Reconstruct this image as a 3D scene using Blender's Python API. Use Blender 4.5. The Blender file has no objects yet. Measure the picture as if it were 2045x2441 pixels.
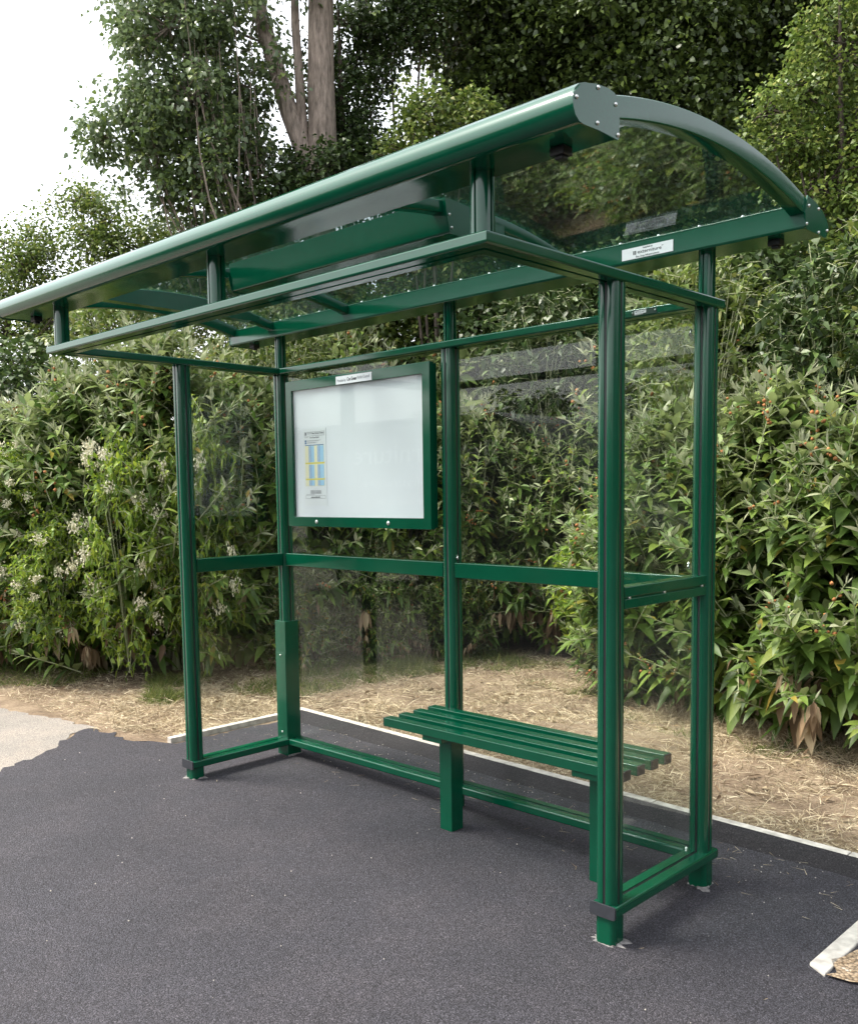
import bpy, bmesh, math, random
import numpy as np
from mathutils import Vector, Matrix
scene = bpy.context.scene
C = scene.collection

# ------------------------------------------------------------------ camera
CAM = Vector((4.24525, -3.23164, 1.50918))
YAW, PITCH, ROLL, FPX, PY = 0.768387, -0.0843413, -0.0132396, 2232.52, 142.626
fwd = Vector((-math.sin(YAW)*math.cos(PITCH), math.cos(YAW)*math.cos(PITCH), math.sin(PITCH)))
rgt = Vector((math.cos(YAW), math.sin(YAW), 0)); upv = rgt.cross(fwd)
r2 = rgt*math.cos(ROLL)+upv*math.sin(ROLL); u2 = -rgt*math.sin(ROLL)+upv*math.cos(ROLL)
cam_data = bpy.data.cameras.new("camera"); cam = bpy.data.objects.new("camera", cam_data); C.objects.link(cam)
M = Matrix((( r2.x, u2.x, -fwd.x, CAM.x), (r2.y, u2.y, -fwd.y, CAM.y), (r2.z, u2.z, -fwd.z, CAM.z), (0, 0, 0, 1)))
cam.matrix_world = M
cam_data.sensor_fit = 'AUTO'; cam_data.sensor_width = 36
cam_data.lens = FPX/2441*36; cam_data.shift_y = PY/2441
cam_data.clip_start = 0.05; cam_data.clip_end = 2000
scene.camera = cam

# ------------------------------------------------------------------ sky and sun (bright overcast)
SUN_EL, SUN_AZ = math.radians(58), math.radians(232)     # azimuth clockwise from +Y
world = bpy.data.worlds.new("World"); scene.world = world; world.use_nodes = True
wn = world.node_tree; wn.nodes.clear()
wo = wn.nodes.new('ShaderNodeOutputWorld'); wb = wn.nodes.new('ShaderNodeBackground')
sky = wn.nodes.new('ShaderNodeTexSky'); sky.sky_type = 'NISHITA'; sky.sun_disc = False
sky.sun_elevation = SUN_EL; sky.sun_rotation = SUN_AZ; sky.dust_density = 3.0; sky.air_density = 1.2
hs = wn.nodes.new('ShaderNodeHueSaturation'); hs.inputs['Saturation'].default_value = 0.22
tc = wn.nodes.new('ShaderNodeTexCoord'); ns = wn.nodes.new('ShaderNodeTexNoise')
ns.inputs['Scale'].default_value = 2.2; ns.inputs['Detail'].default_value = 6
cr = wn.nodes.new('ShaderNodeMapRange'); cr.inputs['From Min'].default_value = .3; cr.inputs['From Max'].default_value = .7
cr.inputs['To Min'].default_value = .82; cr.inputs['To Max'].default_value = 1.2
vm = wn.nodes.new('ShaderNodeVectorMath'); vm.operation = 'SCALE'
wn.links.new(sky.outputs[0], hs.inputs['Color']); wn.links.new(tc.outputs['Generated'], ns.inputs['Vector'])
wn.links.new(ns.outputs[0], cr.inputs['Value']); wn.links.new(hs.outputs[0], vm.inputs[0]); wn.links.new(cr.outputs[0], vm.inputs['Scale'])
wn.links.new(vm.outputs[0], wb.inputs['Color']); wb.inputs['Strength'].default_value = 0.15
wn.links.new(wb.outputs[0], wo.inputs['Surface'])
sd = bpy.data.lights.new("sun", 'SUN'); sd.energy = 2.0; sd.angle = math.radians(18); sd.color = (1, .93, .80)
so = bpy.data.objects.new("sun", sd); C.objects.link(so)
sdir = Vector((math.sin(SUN_AZ)*math.cos(SUN_EL), math.cos(SUN_AZ)*math.cos(SUN_EL), math.sin(SUN_EL)))
so.rotation_euler = sdir.to_track_quat('Z', 'Y').to_euler(); so.location = (0, 0, 20)
scene.view_settings.view_transform = 'Standard'; scene.view_settings.look = 'None'
scene.view_settings.exposure = 1.70; scene.view_settings.gamma = 1
scene.render.engine = 'CYCLES'
scene.cycles.transparent_max_bounces = 24; scene.cycles.max_bounces = 8

# ------------------------------------------------------------------ materials
def newmat(name):
    m = bpy.data.materials.new(name); m.use_nodes = True
    nt = m.node_tree; b = nt.nodes['Principled BSDF']; return m, nt, b
def N(nt, t, **kw):
    n = nt.nodes.new(t)
    for k, v in kw.items():
        if k in n.inputs: n.inputs[k].default_value = v
        else: setattr(n, k, v)
    return n
def ramp(nt, stops):
    r = nt.nodes.new('ShaderNodeValToRGB'); e = r.color_ramp.elements
    while len(e) < len(stops): e.new(.5)
    for i, (p, c) in enumerate(stops):
        e[i].position = p; e[i].color = (*c, 1)
    return r
def simple(name, col, rough=.5, spec=.5, metal=0, noise=0, scale=30):
    m, nt, b = newmat(name)
    b.inputs['Base Color'].default_value = (*col, 1); b.inputs['Roughness'].default_value = rough
    b.inputs['Specular IOR Level'].default_value = spec; b.inputs['Metallic'].default_value = metal
    if noise:
        t = N(nt, 'ShaderNodeTexCoord'); n = N(nt, 'ShaderNodeTexNoise', Scale=scale, Detail=6)
        nt.links.new(t.outputs['Object'], n.inputs['Vector'])
        a = tuple(c*(1-noise) for c in col); c2 = tuple(min(1, c*(1+noise)) for c in col)
        r = ramp(nt, [(.3, a), (.7, c2)]); nt.links.new(n.outputs[0], r.inputs[0]); nt.links.new(r.outputs[0], b.inputs['Base Color'])
    return m
def paint_mat():
    m, nt, b = newmat('green_powder_coat')
    t = N(nt, 'ShaderNodeTexCoord')
    n = N(nt, 'ShaderNodeTexNoise', Scale=6, Detail=8, Roughness=.65); nt.links.new(t.outputs['Object'], n.inputs['Vector'])
    r = ramp(nt, [(.3, (.0009, .058, .028)), (.75, (.0018, .070, .035))])
    nt.links.new(n.outputs[0], r.inputs[0]); nt.links.new(r.outputs[0], b.inputs['Base Color'])
    mr = N(nt, 'ShaderNodeMapRange'); mr.inputs['To Min'].default_value = .07; mr.inputs['To Max'].default_value = .17
    n3 = N(nt, 'ShaderNodeTexNoise', Scale=14, Detail=6); nt.links.new(t.outputs['Object'], n3.inputs['Vector'])
    nt.links.new(n3.outputs[0], mr.inputs['Value']); nt.links.new(mr.outputs[0], b.inputs['Roughness'])
    n2 = N(nt, 'ShaderNodeTexNoise', Scale=700, Detail=1); bp = N(nt, 'ShaderNodeBump', Strength=.03, Distance=.002)
    nt.links.new(t.outputs['Object'], n2.inputs['Vector']); nt.links.new(n2.outputs[0], bp.inputs['Height']); nt.links.new(bp.outputs[0], b.inputs['Normal'])
    b.inputs['Specular IOR Level'].default_value = .5
    return m
def glass_mat(name, tint, f0=.035, rough=0.0, dust=0.0):
    m = bpy.data.materials.new(name); m.use_nodes = True; nt = m.node_tree; nt.nodes.clear()
    o = N(nt, 'ShaderNodeOutputMaterial'); tr = N(nt, 'ShaderNodeBsdfTransparent'); gl = N(nt, 'ShaderNodeBsdfGlossy')
    tr.inputs['Color'].default_value = (*tint, 1); gl.inputs['Roughness'].default_value = rough
    g = N(nt, 'ShaderNodeNewGeometry'); d = N(nt, 'ShaderNodeVectorMath', operation='DOT_PRODUCT')
    nt.links.new(g.outputs['Incoming'], d.inputs[0]); nt.links.new(g.outputs['Normal'], d.inputs[1])
    ab = N(nt, 'ShaderNodeMath', operation='ABSOLUTE'); nt.links.new(d.outputs['Value'], ab.inputs[0])
    s1 = N(nt, 'ShaderNodeMath', operation='SUBTRACT'); s1.inputs[0].default_value = 1; nt.links.new(ab.outputs[0], s1.inputs[1])
    p = N(nt, 'ShaderNodeMath', operation='POWER'); nt.links.new(s1.outputs[0], p.inputs[0]); p.inputs[1].default_value = 5
    ma = N(nt, 'ShaderNodeMath', operation='MULTIPLY_ADD'); nt.links.new(p.outputs[0], ma.inputs[0]); ma.inputs[1].default_value = 1-f0; ma.inputs[2].default_value = f0
    mx = N(nt, 'ShaderNodeMixShader'); nt.links.new(ma.outputs[0], mx.inputs[0]); nt.links.new(tr.outputs[0], mx.inputs[1]); nt.links.new(gl.outputs[0], mx.inputs[2])
    last = mx
    if dust:
        df = N(nt, 'ShaderNodeBsdfDiffuse'); df.inputs['Color'].default_value = (.75, .77, .76, 1)
        t = N(nt, 'ShaderNodeTexCoord'); n = N(nt, 'ShaderNodeTexNoise', Scale=5, Detail=8)
        nt.links.new(t.outputs['Object'], n.inputs['Vector'])
        mr = N(nt, 'ShaderNodeMapRange'); mr.inputs['To Min'].default_value = dust*.3; mr.inputs['To Max'].default_value = dust*1.6; nt.links.new(n.outputs[0], mr.inputs['Value'])
        m2 = N(nt, 'ShaderNodeMixShader'); nt.links.new(mr.outputs[0], m2.inputs[0]); nt.links.new(mx.outputs[0], m2.inputs[1]); nt.links.new(df.outputs[0], m2.inputs[2]); last = m2
    nt.links.new(last.outputs[0], o.inputs['Surface'])
    return m
def leaf_mat(name, stops, under=None, rough=.45, trans=.35, spec=.4):
    """leaf colour varies from leaf to leaf; a paler felted underside where asked"""
    m, nt, b = newmat(name)
    g = N(nt, 'ShaderNodeNewGeometry'); r = ramp(nt, stops); nt.links.new(g.outputs['Random Per Island'], r.inputs[0])
    oi = N(nt, 'ShaderNodeObjectInfo'); mr = N(nt, 'ShaderNodeMapRange'); mr.inputs['To Min'].default_value = .85; mr.inputs['To Max'].default_value = 1.15
    nt.links.new(oi.outputs['Random'], mr.inputs['Value'])
    t = N(nt, 'ShaderNodeTexCoord'); n = N(nt, 'ShaderNodeTexNoise', Scale=2.5, Detail=2); nt.links.new(t.outputs['Object'], n.inputs['Vector'])
    mr2 = N(nt, 'ShaderNodeMapRange'); mr2.inputs['From Min'].default_value = .3; mr2.inputs['From Max'].default_value = .7; mr2.inputs['To Min'].default_value = .8; mr2.inputs['To Max'].default_value = 1.2
    nt.links.new(n.outputs[0], mr2.inputs['Value'])
    mm = N(nt, 'ShaderNodeMath', operation='MULTIPLY'); nt.links.new(mr.outputs[0], mm.inputs[0]); nt.links.new(mr2.outputs[0], mm.inputs[1])
    sc = N(nt, 'ShaderNodeVectorMath', operation='SCALE'); nt.links.new(r.outputs[0], sc.inputs[0]); nt.links.new(mm.outputs[0], sc.inputs['Scale'])
    col = sc.outputs[0]
    if under:
        mx = N(nt, 'ShaderNodeMix', data_type='RGBA'); nt.links.new(g.outputs['Backfacing'], mx.inputs['Factor'])
        nt.links.new(col, mx.inputs['A']); mx.inputs['B'].default_value = (*under, 1); col = mx.outputs['Result']
    nt.links.new(col, b.inputs['Base Color']); b.inputs['Roughness'].default_value = rough; b.inputs['Specular IOR Level'].default_value = spec
    tl = N(nt, 'ShaderNodeBsdfTranslucent'); nt.links.new(col, tl.inputs['Color'])
    ms = N(nt, 'ShaderNodeMixShader'); ms.inputs[0].default_value = trans
    nt.links.new(b.outputs[0], ms.inputs[1]); nt.links.new(tl.outputs[0], ms.inputs[2]); nt.links.new(ms.outputs[0], nt.nodes['Material Output'].inputs['Surface'])
    return m
def asphalt_mat(name, lo, hi, chip, scale=130, bump=.5, patch=.25):
    m, nt, b = newmat(name)
    t = N(nt, 'ShaderNodeTexCoord')
    n = N(nt, 'ShaderNodeTexNoise', Scale=scale*1.3, Detail=4, Roughness=.7); nt.links.new(t.outputs['Object'], n.inputs['Vector'])
    vm_ = N(nt, 'ShaderNodeVectorMath', operation='MULTIPLY_ADD'); nt.links.new(n.outputs['Color'], vm_.inputs[0]); vm_.inputs[1].default_value = (.004,)*3; nt.links.new(t.outputs['Object'], vm_.inputs[2])
    v = N(nt, 'ShaderNodeTexVoronoi', Scale=scale); nt.links.new(vm_.outputs[0], v.inputs['Vector'])
    big = N(nt, 'ShaderNodeTexNoise', Scale=1.3, Detail=7, Roughness=.65); nt.links.new(t.outputs['Object'], big.inputs['Vector'])
    sep = N(nt, 'ShaderNodeSeparateColor'); nt.links.new(v.outputs['Color'], sep.inputs[0])
    r = ramp(nt, [(0, lo), (.35, tuple((a_*.65+b_*.35) for a_, b_ in zip(lo, hi))), (.93, hi), (1, chip)]); nt.links.new(sep.outputs[0], r.inputs[0])
    gap = N(nt, 'ShaderNodeMapRange'); gap.inputs['From Min'].default_value = .35; gap.inputs['From Max'].default_value = .75; gap.inputs['To Min'].default_value = 1; gap.inputs['To Max'].default_value = .35
    nt.links.new(v.outputs['Distance'], gap.inputs['Value'])
    mr = N(nt, 'ShaderNodeMapRange'); mr.inputs['From Min'].default_value = .3; mr.inputs['From Max'].default_value = .7
    mr.inputs['To Min'].default_value = 1-patch; mr.inputs['To Max'].default_value = 1+patch; nt.links.new(big.outputs[0], mr.inputs['Value'])
    mul = N(nt, 'ShaderNodeMath', operation='MULTIPLY'); nt.links.new(gap.outputs[0], mul.inputs[0]); nt.links.new(mr.outputs[0], mul.inputs[1])
    sc = N(nt, 'ShaderNodeVectorMath', operation='SCALE'); nt.links.new(r.outputs[0], sc.inputs[0]); nt.links.new(mul.outputs[0], sc.inputs['Scale'])
    st = N(nt, 'ShaderNodeTexNoise', Scale=2.6, Detail=8, Roughness=.75); nt.links.new(t.outputs['Object'], st.inputs['Vector'])
    sr = ramp(nt, [(.44, (1, 1, 1)), (.62, (1.10, 1.05, 1.0)), (.70, (.84, .83, .84))]); nt.links.new(st.outputs[0], sr.inputs[0])
    sm = N(nt, 'ShaderNodeMix', data_type='RGBA', blend_type='MULTIPLY'); sm.inputs['Factor'].default_value = .8
    nt.links.new(sc.outputs[0], sm.inputs['A']); nt.links.new(sr.outputs[0], sm.inputs['B'])
    nt.links.new(sm.outputs['Result'], b.inputs['Base Color'])
    b.inputs['Roughness'].default_value = .75; b.inputs['Specular IOR Level'].default_value = .35
    ad = N(nt, 'ShaderNodeMath', operation='MULTIPLY_ADD'); ad.inputs[1].default_value = -1.6; nt.links.new(v.outputs['Distance'], ad.inputs[0]); nt.links.new(n.outputs[0], ad.inputs[2])
    bp = N(nt, 'ShaderNodeBump', Strength=bump, Distance=.004); nt.links.new(ad.outputs[0], bp.inputs['Height']); nt.links.new(bp.outputs[0], b.inputs['Normal'])
    return m
def soil_mat():
    m, nt, b = newmat('dry_soil')
    t = N(nt, 'ShaderNodeTexCoord')
    n = N(nt, 'ShaderNodeTexNoise', Scale=3, Detail=8, Roughness=.7); n2 = N(nt, 'ShaderNodeTexNoise', Scale=60, Detail=6, Roughness=.7)
    for q in (n, n2): nt.links.new(t.outputs['Object'], q.inputs['Vector'])
    r = ramp(nt, [(.3, (.11, .08, .055)), (.5, (.22, .165, .115)), (.7, (.34, .275, .19))]); nt.links.new(n.outputs[0], r.inputs[0])
    r2_ = ramp(nt, [(.3, (.6, .6, .6)), (.7, (1.3, 1.3, 1.3))]); nt.links.new(n2.outputs[0], r2_.inputs[0])
    mx = N(nt, 'ShaderNodeMix', data_type='RGBA', blend_type='MULTIPLY'); mx.inputs['Factor'].default_value = 1
    nt.links.new(r.outputs[0], mx.inputs['A']); nt.links.new(r2_.outputs[0], mx.inputs['B']); nt.links.new(mx.outputs['Result'], b.inputs['Base Color'])
    b.inputs['Roughness'].default_value = .95; b.inputs['Specular IOR Level'].default_value = .1
    bp = N(nt, 'ShaderNodeBump', Strength=.7, Distance=.02); nt.links.new(n2.outputs[0], bp.inputs['Height']); nt.links.new(bp.outputs[0], b.inputs['Normal'])
    return m
def bark_mat(name, a, c2):
    m, nt, b = newmat(name)
    t = N(nt, 'ShaderNodeTexCoord'); mp = N(nt, 'ShaderNodeMapping'); mp.inputs['Scale'].default_value = (1, 1, .18)
    nt.links.new(t.outputs['Object'], mp.inputs['Vector'])
    n = N(nt, 'ShaderNodeTexNoise', Scale=26, Detail=8, Roughness=.7); nt.links.new(mp.outputs[0], n.inputs['Vector'])
    r = ramp(nt, [(.32, a), (.68, c2)]); nt.links.new(n.outputs[0], r.inputs[0]); nt.links.new(r.outputs[0], b.inputs['Base Color'])
    bp = N(nt, 'ShaderNodeBump', Strength=.8, Distance=.03); nt.links.new(n.outputs[0], bp.inputs['Height']); nt.links.new(bp.outputs[0], b.inputs['Normal'])
    b.inputs['Roughness'].default_value = .9
    return m
PAINT = paint_mat()
BLACK = simple('black_rubber', (.012, .012, .014), .5, .4)
CAPM = simple('dark_grey_cap', (.028, .03, .036), .55, .4, noise=.2)
STEEL = simple('steel_screw', (.62, .62, .6), .28, .5, metal=1)
PLATE = simple('white_label', (.72, .72, .74), .35, .4)
INK = simple('black_ink', (.02, .02, .022), .5)
GREYINK = simple('grey_ink', (.16, .16, .18), .5)
NAVY = simple('blue_ink', (.02, .12, .30), .5)
SKYB = simple('pale_blue_print', (.36, .58, .78), .5)
MIDB = simple('blue_print', (.16, .34, .60), .5)
YEL = simple('yellow_print', (.72, .62, .10), .5)
CREAM = simple('cream_print', (.78, .72, .50), .5)
BOARD = simple('white_board', (.74, .74, .78), .4, .3, noise=.02, scale=3)
PAPER = simple('white_paper', (.74, .74, .76), .6, .2)
CONC = simple('pale_concrete', (.43, .40, .36), .9, .2, noise=.3, scale=22)
GLASS = glass_mat('clear_glass', (.97, .985, .975), .022, dust=.002)
ROOFG = glass_mat('tinted_polycarbonate', (.80, .86, .86), .085, dust=.012)
SOIL = soil_mat()
ASPH = asphalt_mat('fresh_asphalt', (.025, .024, .030), (.073, .069, .085), (.125, .12, .14), 215, .75, .2)
ASPH2 = asphalt_mat('fine_dark_asphalt', (.010, .009, .011), (.034, .030, .035), (.07, .06, .07), 190, .7, .15)
OLDT = asphalt_mat('worn_grey_tarmac', (.24, .215, .19), (.35, .32, .285), (.44, .40, .36), 260, .4, .15)
SAND = asphalt_mat('sandy_gravel', (.22, .15, .09), (.46, .35, .24), (.6, .55, .48), 90, .8, .2)
BARK = bark_mat('grey_bark', (.09, .07, .055), (.36, .29, .24))
DBARK = bark_mat('dark_bark', (.03, .024, .018), (.12, .09, .07))
STEM = simple('pale_green_stem', (.30, .32, .19), .7, .2)
BUD = leaf_mat('lance_leaf', [(0, (.046, .090, .016)), (.4, (.095, .168, .030)), (.8, (.17, .255, .048)), (.975, (.25, .32, .06)), (.99, (.35, .26, .05))], under=(.20, .245, .095), trans=.42)
SILV = leaf_mat('silvery_young_leaf', [(0, (.11, .18, .05)), (.6, (.21, .27, .10)), (1, (.42, .44, .28))], under=(.36, .38, .25), rough=.6, trans=.25)
DRY = leaf_mat('withered_leaf', [(0, (.10, .06, .035)), (.5, (.22, .15, .085)), (1, (.42, .34, .22))], rough=.8, trans=.2)
ORANGE = simple('orange_flower_ball', (.32, .14, .055), .8, .2, noise=.5, scale=60)
CREAMF = simple('cream_blossom', (.66, .63, .46), .7, .2)
LIME = leaf_mat('lime_green_leaf', [(0, (.09, .17, .025)), (.5, (.20, .30, .035)), (1, (.34, .42, .05))], trans=.4)
POPL = leaf_mat('poplar_leaf', [(0, (.040, .066, .016)), (.5, (.088, .135, .030)), (.9, (.16, .215, .05)), (1, (.26, .31, .08))], under=(.12, .17, .08), rough=.3, spec=.6)
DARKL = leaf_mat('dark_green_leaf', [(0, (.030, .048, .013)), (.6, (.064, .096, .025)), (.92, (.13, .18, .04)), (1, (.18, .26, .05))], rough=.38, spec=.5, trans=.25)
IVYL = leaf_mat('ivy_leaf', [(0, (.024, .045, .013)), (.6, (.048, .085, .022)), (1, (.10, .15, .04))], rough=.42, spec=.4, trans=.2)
HAWL = leaf_mat('yellow_green_leaf', [(0, (.05, .085, .018)), (.5, (.11, .165, .032)), (.9, (.19, .24, .05)), (1, (.3, .3, .1))], trans=.35)
STRAW = leaf_mat('straw_blade', [(0, (.24, .18, .11)), (.5, (.45, .37, .25)), (1, (.70, .61, .44))], rough=.9, spec=.1, trans=.25)
GREENB = leaf_mat('green_blade', [(0, (.06, .10, .02)), (.6, (.14, .18, .05)), (1, (.28, .27, .09))], rough=.8, spec=.2, trans=.3)

# ------------------------------------------------------------------ object helpers
def tag(o, label=None, cat=None, group=None, kind=None):
    if label: o['label'] = label
    if cat: o['category'] = cat
    if group: o['group'] = group
    if kind: o['kind'] = kind
    return o
def empty(name, loc, label, cat, group=None):
    o = bpy.data.objects.new(name, None); C.objects.link(o); o.location = loc; o.empty_display_size = .2
    return tag(o, label, cat, group)
def link(name, me, mats, parent=None, smooth=False):
    o = bpy.data.objects.new(name, me); C.objects.link(o)
    for m in (mats if isinstance(mats, (list, tuple)) else [mats]): me.materials.append(m)
    if parent is not None:
        o.parent = parent
        root = parent
        off = Vector((0, 0, 0))
        while root is not None: off += root.location; root = root.parent
        me.transform(Matrix.Translation(-off))       # geometry is given in world space
    if smooth:
        me.polygons.foreach_set('use_smooth', [True]*len(me.polygons))
    return o
def obj(name, bm, mats, parent=None, smooth=False, bevel=0, seg=2):
    if bevel:
        bmesh.ops.bevel(bm, geom=list(bm.edges), offset=bevel, segments=seg, affect='EDGES', profile=.5)
    bmesh.ops.recalc_face_normals(bm, faces=bm.faces)
    me = bpy.data.meshes.new(name); bm.to_mesh(me); bm.free()
    o = link(name, me, mats, parent)
    if smooth or bevel:
        me.polygons.foreach_set('use_smooth', [True]*len(me.polygons))
        try: me.set_sharp_from_angle(angle=math.radians(50))
        except Exception: pass
        w = o.modifiers.new('weighted_normals', 'WEIGHTED_NORMAL'); w.keep_sharp = True; w.weight = 100
    return o
def box(bm, x0, x1, y0, y1, z0, z1, mat=0):
    vs = [bm.verts.new(p) for p in ((x0,y0,z0),(x1,y0,z0),(x1,y1,z0),(x0,y1,z0),(x0,y0,z1),(x1,y0,z1),(x1,y1,z1),(x0,y1,z1))]
    for f in ((0,3,2,1),(4,5,6,7),(0,1,5,4),(1,2,6,5),(2,3,7,6),(3,0,4,7)):
        bm.faces.new([vs[i] for i in f]).material_index = mat
    return vs
def loft(bm, sections, cap=True, closed=True, mat=0):
    rows = [[bm.verts.new(p) for p in s] for s in sections]
    n = len(rows[0])
    for a, b in zip(rows, rows[1:]):
        for i in range(n if closed else n-1):
            j = (i+1) % n
            bm.faces.new((a[i], a[j], b[j], b[i])).material_index = mat
    if cap:
        bm.faces.new(list(reversed(rows[0]))).material_index = mat; bm.faces.new(rows[-1]).material_index = mat
    return rows
def tube(bm, pts, rad, n=8, cap=True):
    secs = []
    for i, p in enumerate(pts):
        p = Vector(p); a = Vector(pts[max(0, i-1)]); b = Vector(pts[min(len(pts)-1, i+1)])
        d = (b-a).normalized(); s = d.cross(Vector((.3, .2, 1)) if abs(d.z) < .95 else Vector((1, 0, 0))).normalized(); t = d.cross(s)
        r = rad[i] if isinstance(rad, (list, tuple)) else rad
        secs.append([p+s*r*math.cos(2*math.pi*k/n)+t*r*math.sin(2*math.pi*k/n) for k in range(n)])
    return loft(bm, secs, cap)
def screws(parent, pts, axis, r=.006, name='screw'):
    for p in pts:
        bm = bmesh.new(); p = Vector(p); ax = Vector(axis)
        s = ax.orthogonal().normalized(); t = ax.cross(s)
        secs = [[p+ax*h+(s*math.cos(a)+t*math.sin(a))*rr for a in [k*math.pi/5 for k in range(10)]] for h, rr in ((-.002, r), (.001, r), (.0035, r*.8), (.0045, r*.35))]
        loft(bm, secs); obj(name, bm, STEEL, parent, smooth=True)
def text(name, body, size, p, xdir, ydir, mat, parent, align='CENTER', extr=.0003, bold=0, space=1.0, fit=None):
    cu = bpy.data.curves.new(name, 'FONT'); cu.body = body; cu.size = size; cu.align_x = align; cu.align_y = 'CENTER'
    cu.extrude = extr; cu.offset = bold; cu.space_character = space; cu.resolution_u = 3
    t = bpy.data.objects.new(name, cu); C.objects.link(t)
    bpy.context.view_layer.update()
    me = bpy.data.meshes.new_from_object(t.evaluated_get(bpy.context.evaluated_depsgraph_get()))
    bpy.data.objects.remove(t)
    x = Vector(xdir).normalized(); y = Vector(ydir).normalized(); z = x.cross(y)
    if fit:
        xs = [v.co.x for v in me.vertices]; k = fit/(max(xs)-min(xs)); me.transform(Matrix.Diagonal((k, 1, 1, 1)))
    Mx = Matrix(((x.x, y.x, z.x, p[0]), (x.y, y.y, z.y, p[1]), (x.z, y.z, z.z, p[2]), (0, 0, 0, 1)))
    me.transform(Mx)
    me.materials.clear()
    return link(name, me, mat, parent)

# ------------------------------------------------------------------ ground
L, D, F, HT = 2.5526, .6258, 1.2971, 2.20
HR = .034                                        # thickness of the frame rails
def gz(x, y=0): return -.012+.016*(L-max(-6, min(8, x)))
def sheet(name, poly, mat, lift, parent=None, sub=0, rag=0, seed=0, label=None, kind='structure'):
    rnd = random.Random(seed); pts = []
    n = len(poly)
    for i in range(n):
        a, b = Vector(poly[i]), Vector(poly[(i+1) % n])
        k = max(1, int((b-a).length/.05)) if rag and (b-a).length < 4 else 1
        for j in range(k):
            p = a.lerp(b, j/k)
            if rag and j: p += Vector((rnd.gauss(0, rag), rnd.gauss(0, rag)))
            pts.append(p)
    bm = bmesh.new(); bm.faces.new([bm.verts.new((p.x, p.y, 0)) for p in pts])
    bmesh.ops.triangulate(bm, faces=bm.faces)
    xs = sorted({-6, 8})
    for xx in xs: bmesh.ops.bisect_plane(bm, geom=bm.verts[:]+bm.edges[:]+bm.faces[:], plane_co=(xx, 0, 0), plane_no=(1, 0, 0))
    for v in bm.verts: v.co.z = gz(v.co.x)+lift
    o = obj(name, bm, mat, parent); 
    if kind: o['kind'] = kind
    return o
bm = bmesh.new()
S = 400
xs = [-S, -40, -6] + [(-6+.35*i) for i in range(1, 40)] + [8, 40, S]
ys = [-S, -40] + [-6+.35*i for i in range(0, 48)] + [40, S]
rnd = random.Random(3)
grid = [[bm.verts.new((x, y, gz(x)+((rnd.random()*.03) if (y > .95 and -5.7 < x < 7.5 and y < 9) else -.002*(y < .95)))) for x in xs] for y in ys]
for j in range(len(ys)-1):
    for i in range(len(xs)-1): bm.faces.new((grid[j][i], grid[j][i+1], grid[j+1][i+1], grid[j+1][i]))
tag(obj('ground', bm, SOIL, smooth=True), kind='structure')
sheet('asphalt', [(-60, -60), (60, -60), (60, .47), (-.62, .47), (-.64, -.36), (-.80, -.47), (-1.0, -.50), (-1.33, -.53), (-1.28, -.68), (-1.10, -.86), (-.84, -1.30), (-.95, -2.2), (-1.0, -60)], ASPH, .004, rag=.018, seed=2)
sheet('path', [(-1.36, -.50), (-1.30, -.70), (-1.06, -.88), (-.80, -1.28), (-.9, -2.2), (-.95, -60), (-60, -60), (-60, -.9), (-2.4, -.76), (-1.83, -.60)], OLDT, .002, rag=.012, seed=5)
# dark tarmac strip rising to the edging kerb
bm = bmesh.new()
prof = [(.455, .0045), (.52, .012), (.60, .034)]
def strip(bm, x0, x1):
    n = 60; rows = []
    for i in range(n+1):
        x = x0+(x1-x0)*i/n; rows.append([bm.verts.new((x, y+random.Random(i*7+k).gauss(0, .006)*(k == 0), gz(x)+h)) for k, (y, h) in enumerate(prof)])
    for a, b in zip(rows, rows[1:]):
        for k in range(2): bm.faces.new((a[k], b[k], b[k+1], a[k+1]))
strip(bm, -.66, 9)
tag(obj('tarmac_edge_strip', bm, ASPH2, smooth=True), kind='structure')
# edging kerb: long run behind the shelter, short return at its far end
def kerb_run(bm, x0, x1, y0, y1, h, n, along='x'):
    rnd = random.Random(11)
    for i in range(n):
        if along == 'x':
            a = x0+(x1-x0)*i/n+.0015; b = x0+(x1-x0)*(i+1)/n-.0015; zz = rnd.uniform(-.002, .002)
            vs = box(bm, a, b, y0, y1, 0, 1)
        else:
            a = y0+(y1-y0)*i/n+.0015; b = y0+(y1-y0)*(i+1)/n-.0015; zz = rnd.uniform(-.002, .002)
            vs = box(bm, x0, x1, a, b, 0, 1)
        for k, v in enumerate(vs): v.co.z = gz(v.co.x)+(h+zz if k > 3 else -.05)
ke = empty('edging_kerb', (0, .62, 0), 'narrow pale concrete edging kerb between the asphalt and the dry grass behind the bus shelter', 'kerb')
bm = bmesh.new(); kerb_run(bm, -.72, 9.2, .60, .65, .036, 11); obj('kerb_stone_row', bm, CONC, ke, bevel=.005)
bm = bmesh.new(); kerb_run(bm, -.72, -.675, -.37, .5975, .032, 1, 'y'); obj('kerb_return', bm, CONC, ke, bevel=.005)
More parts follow.
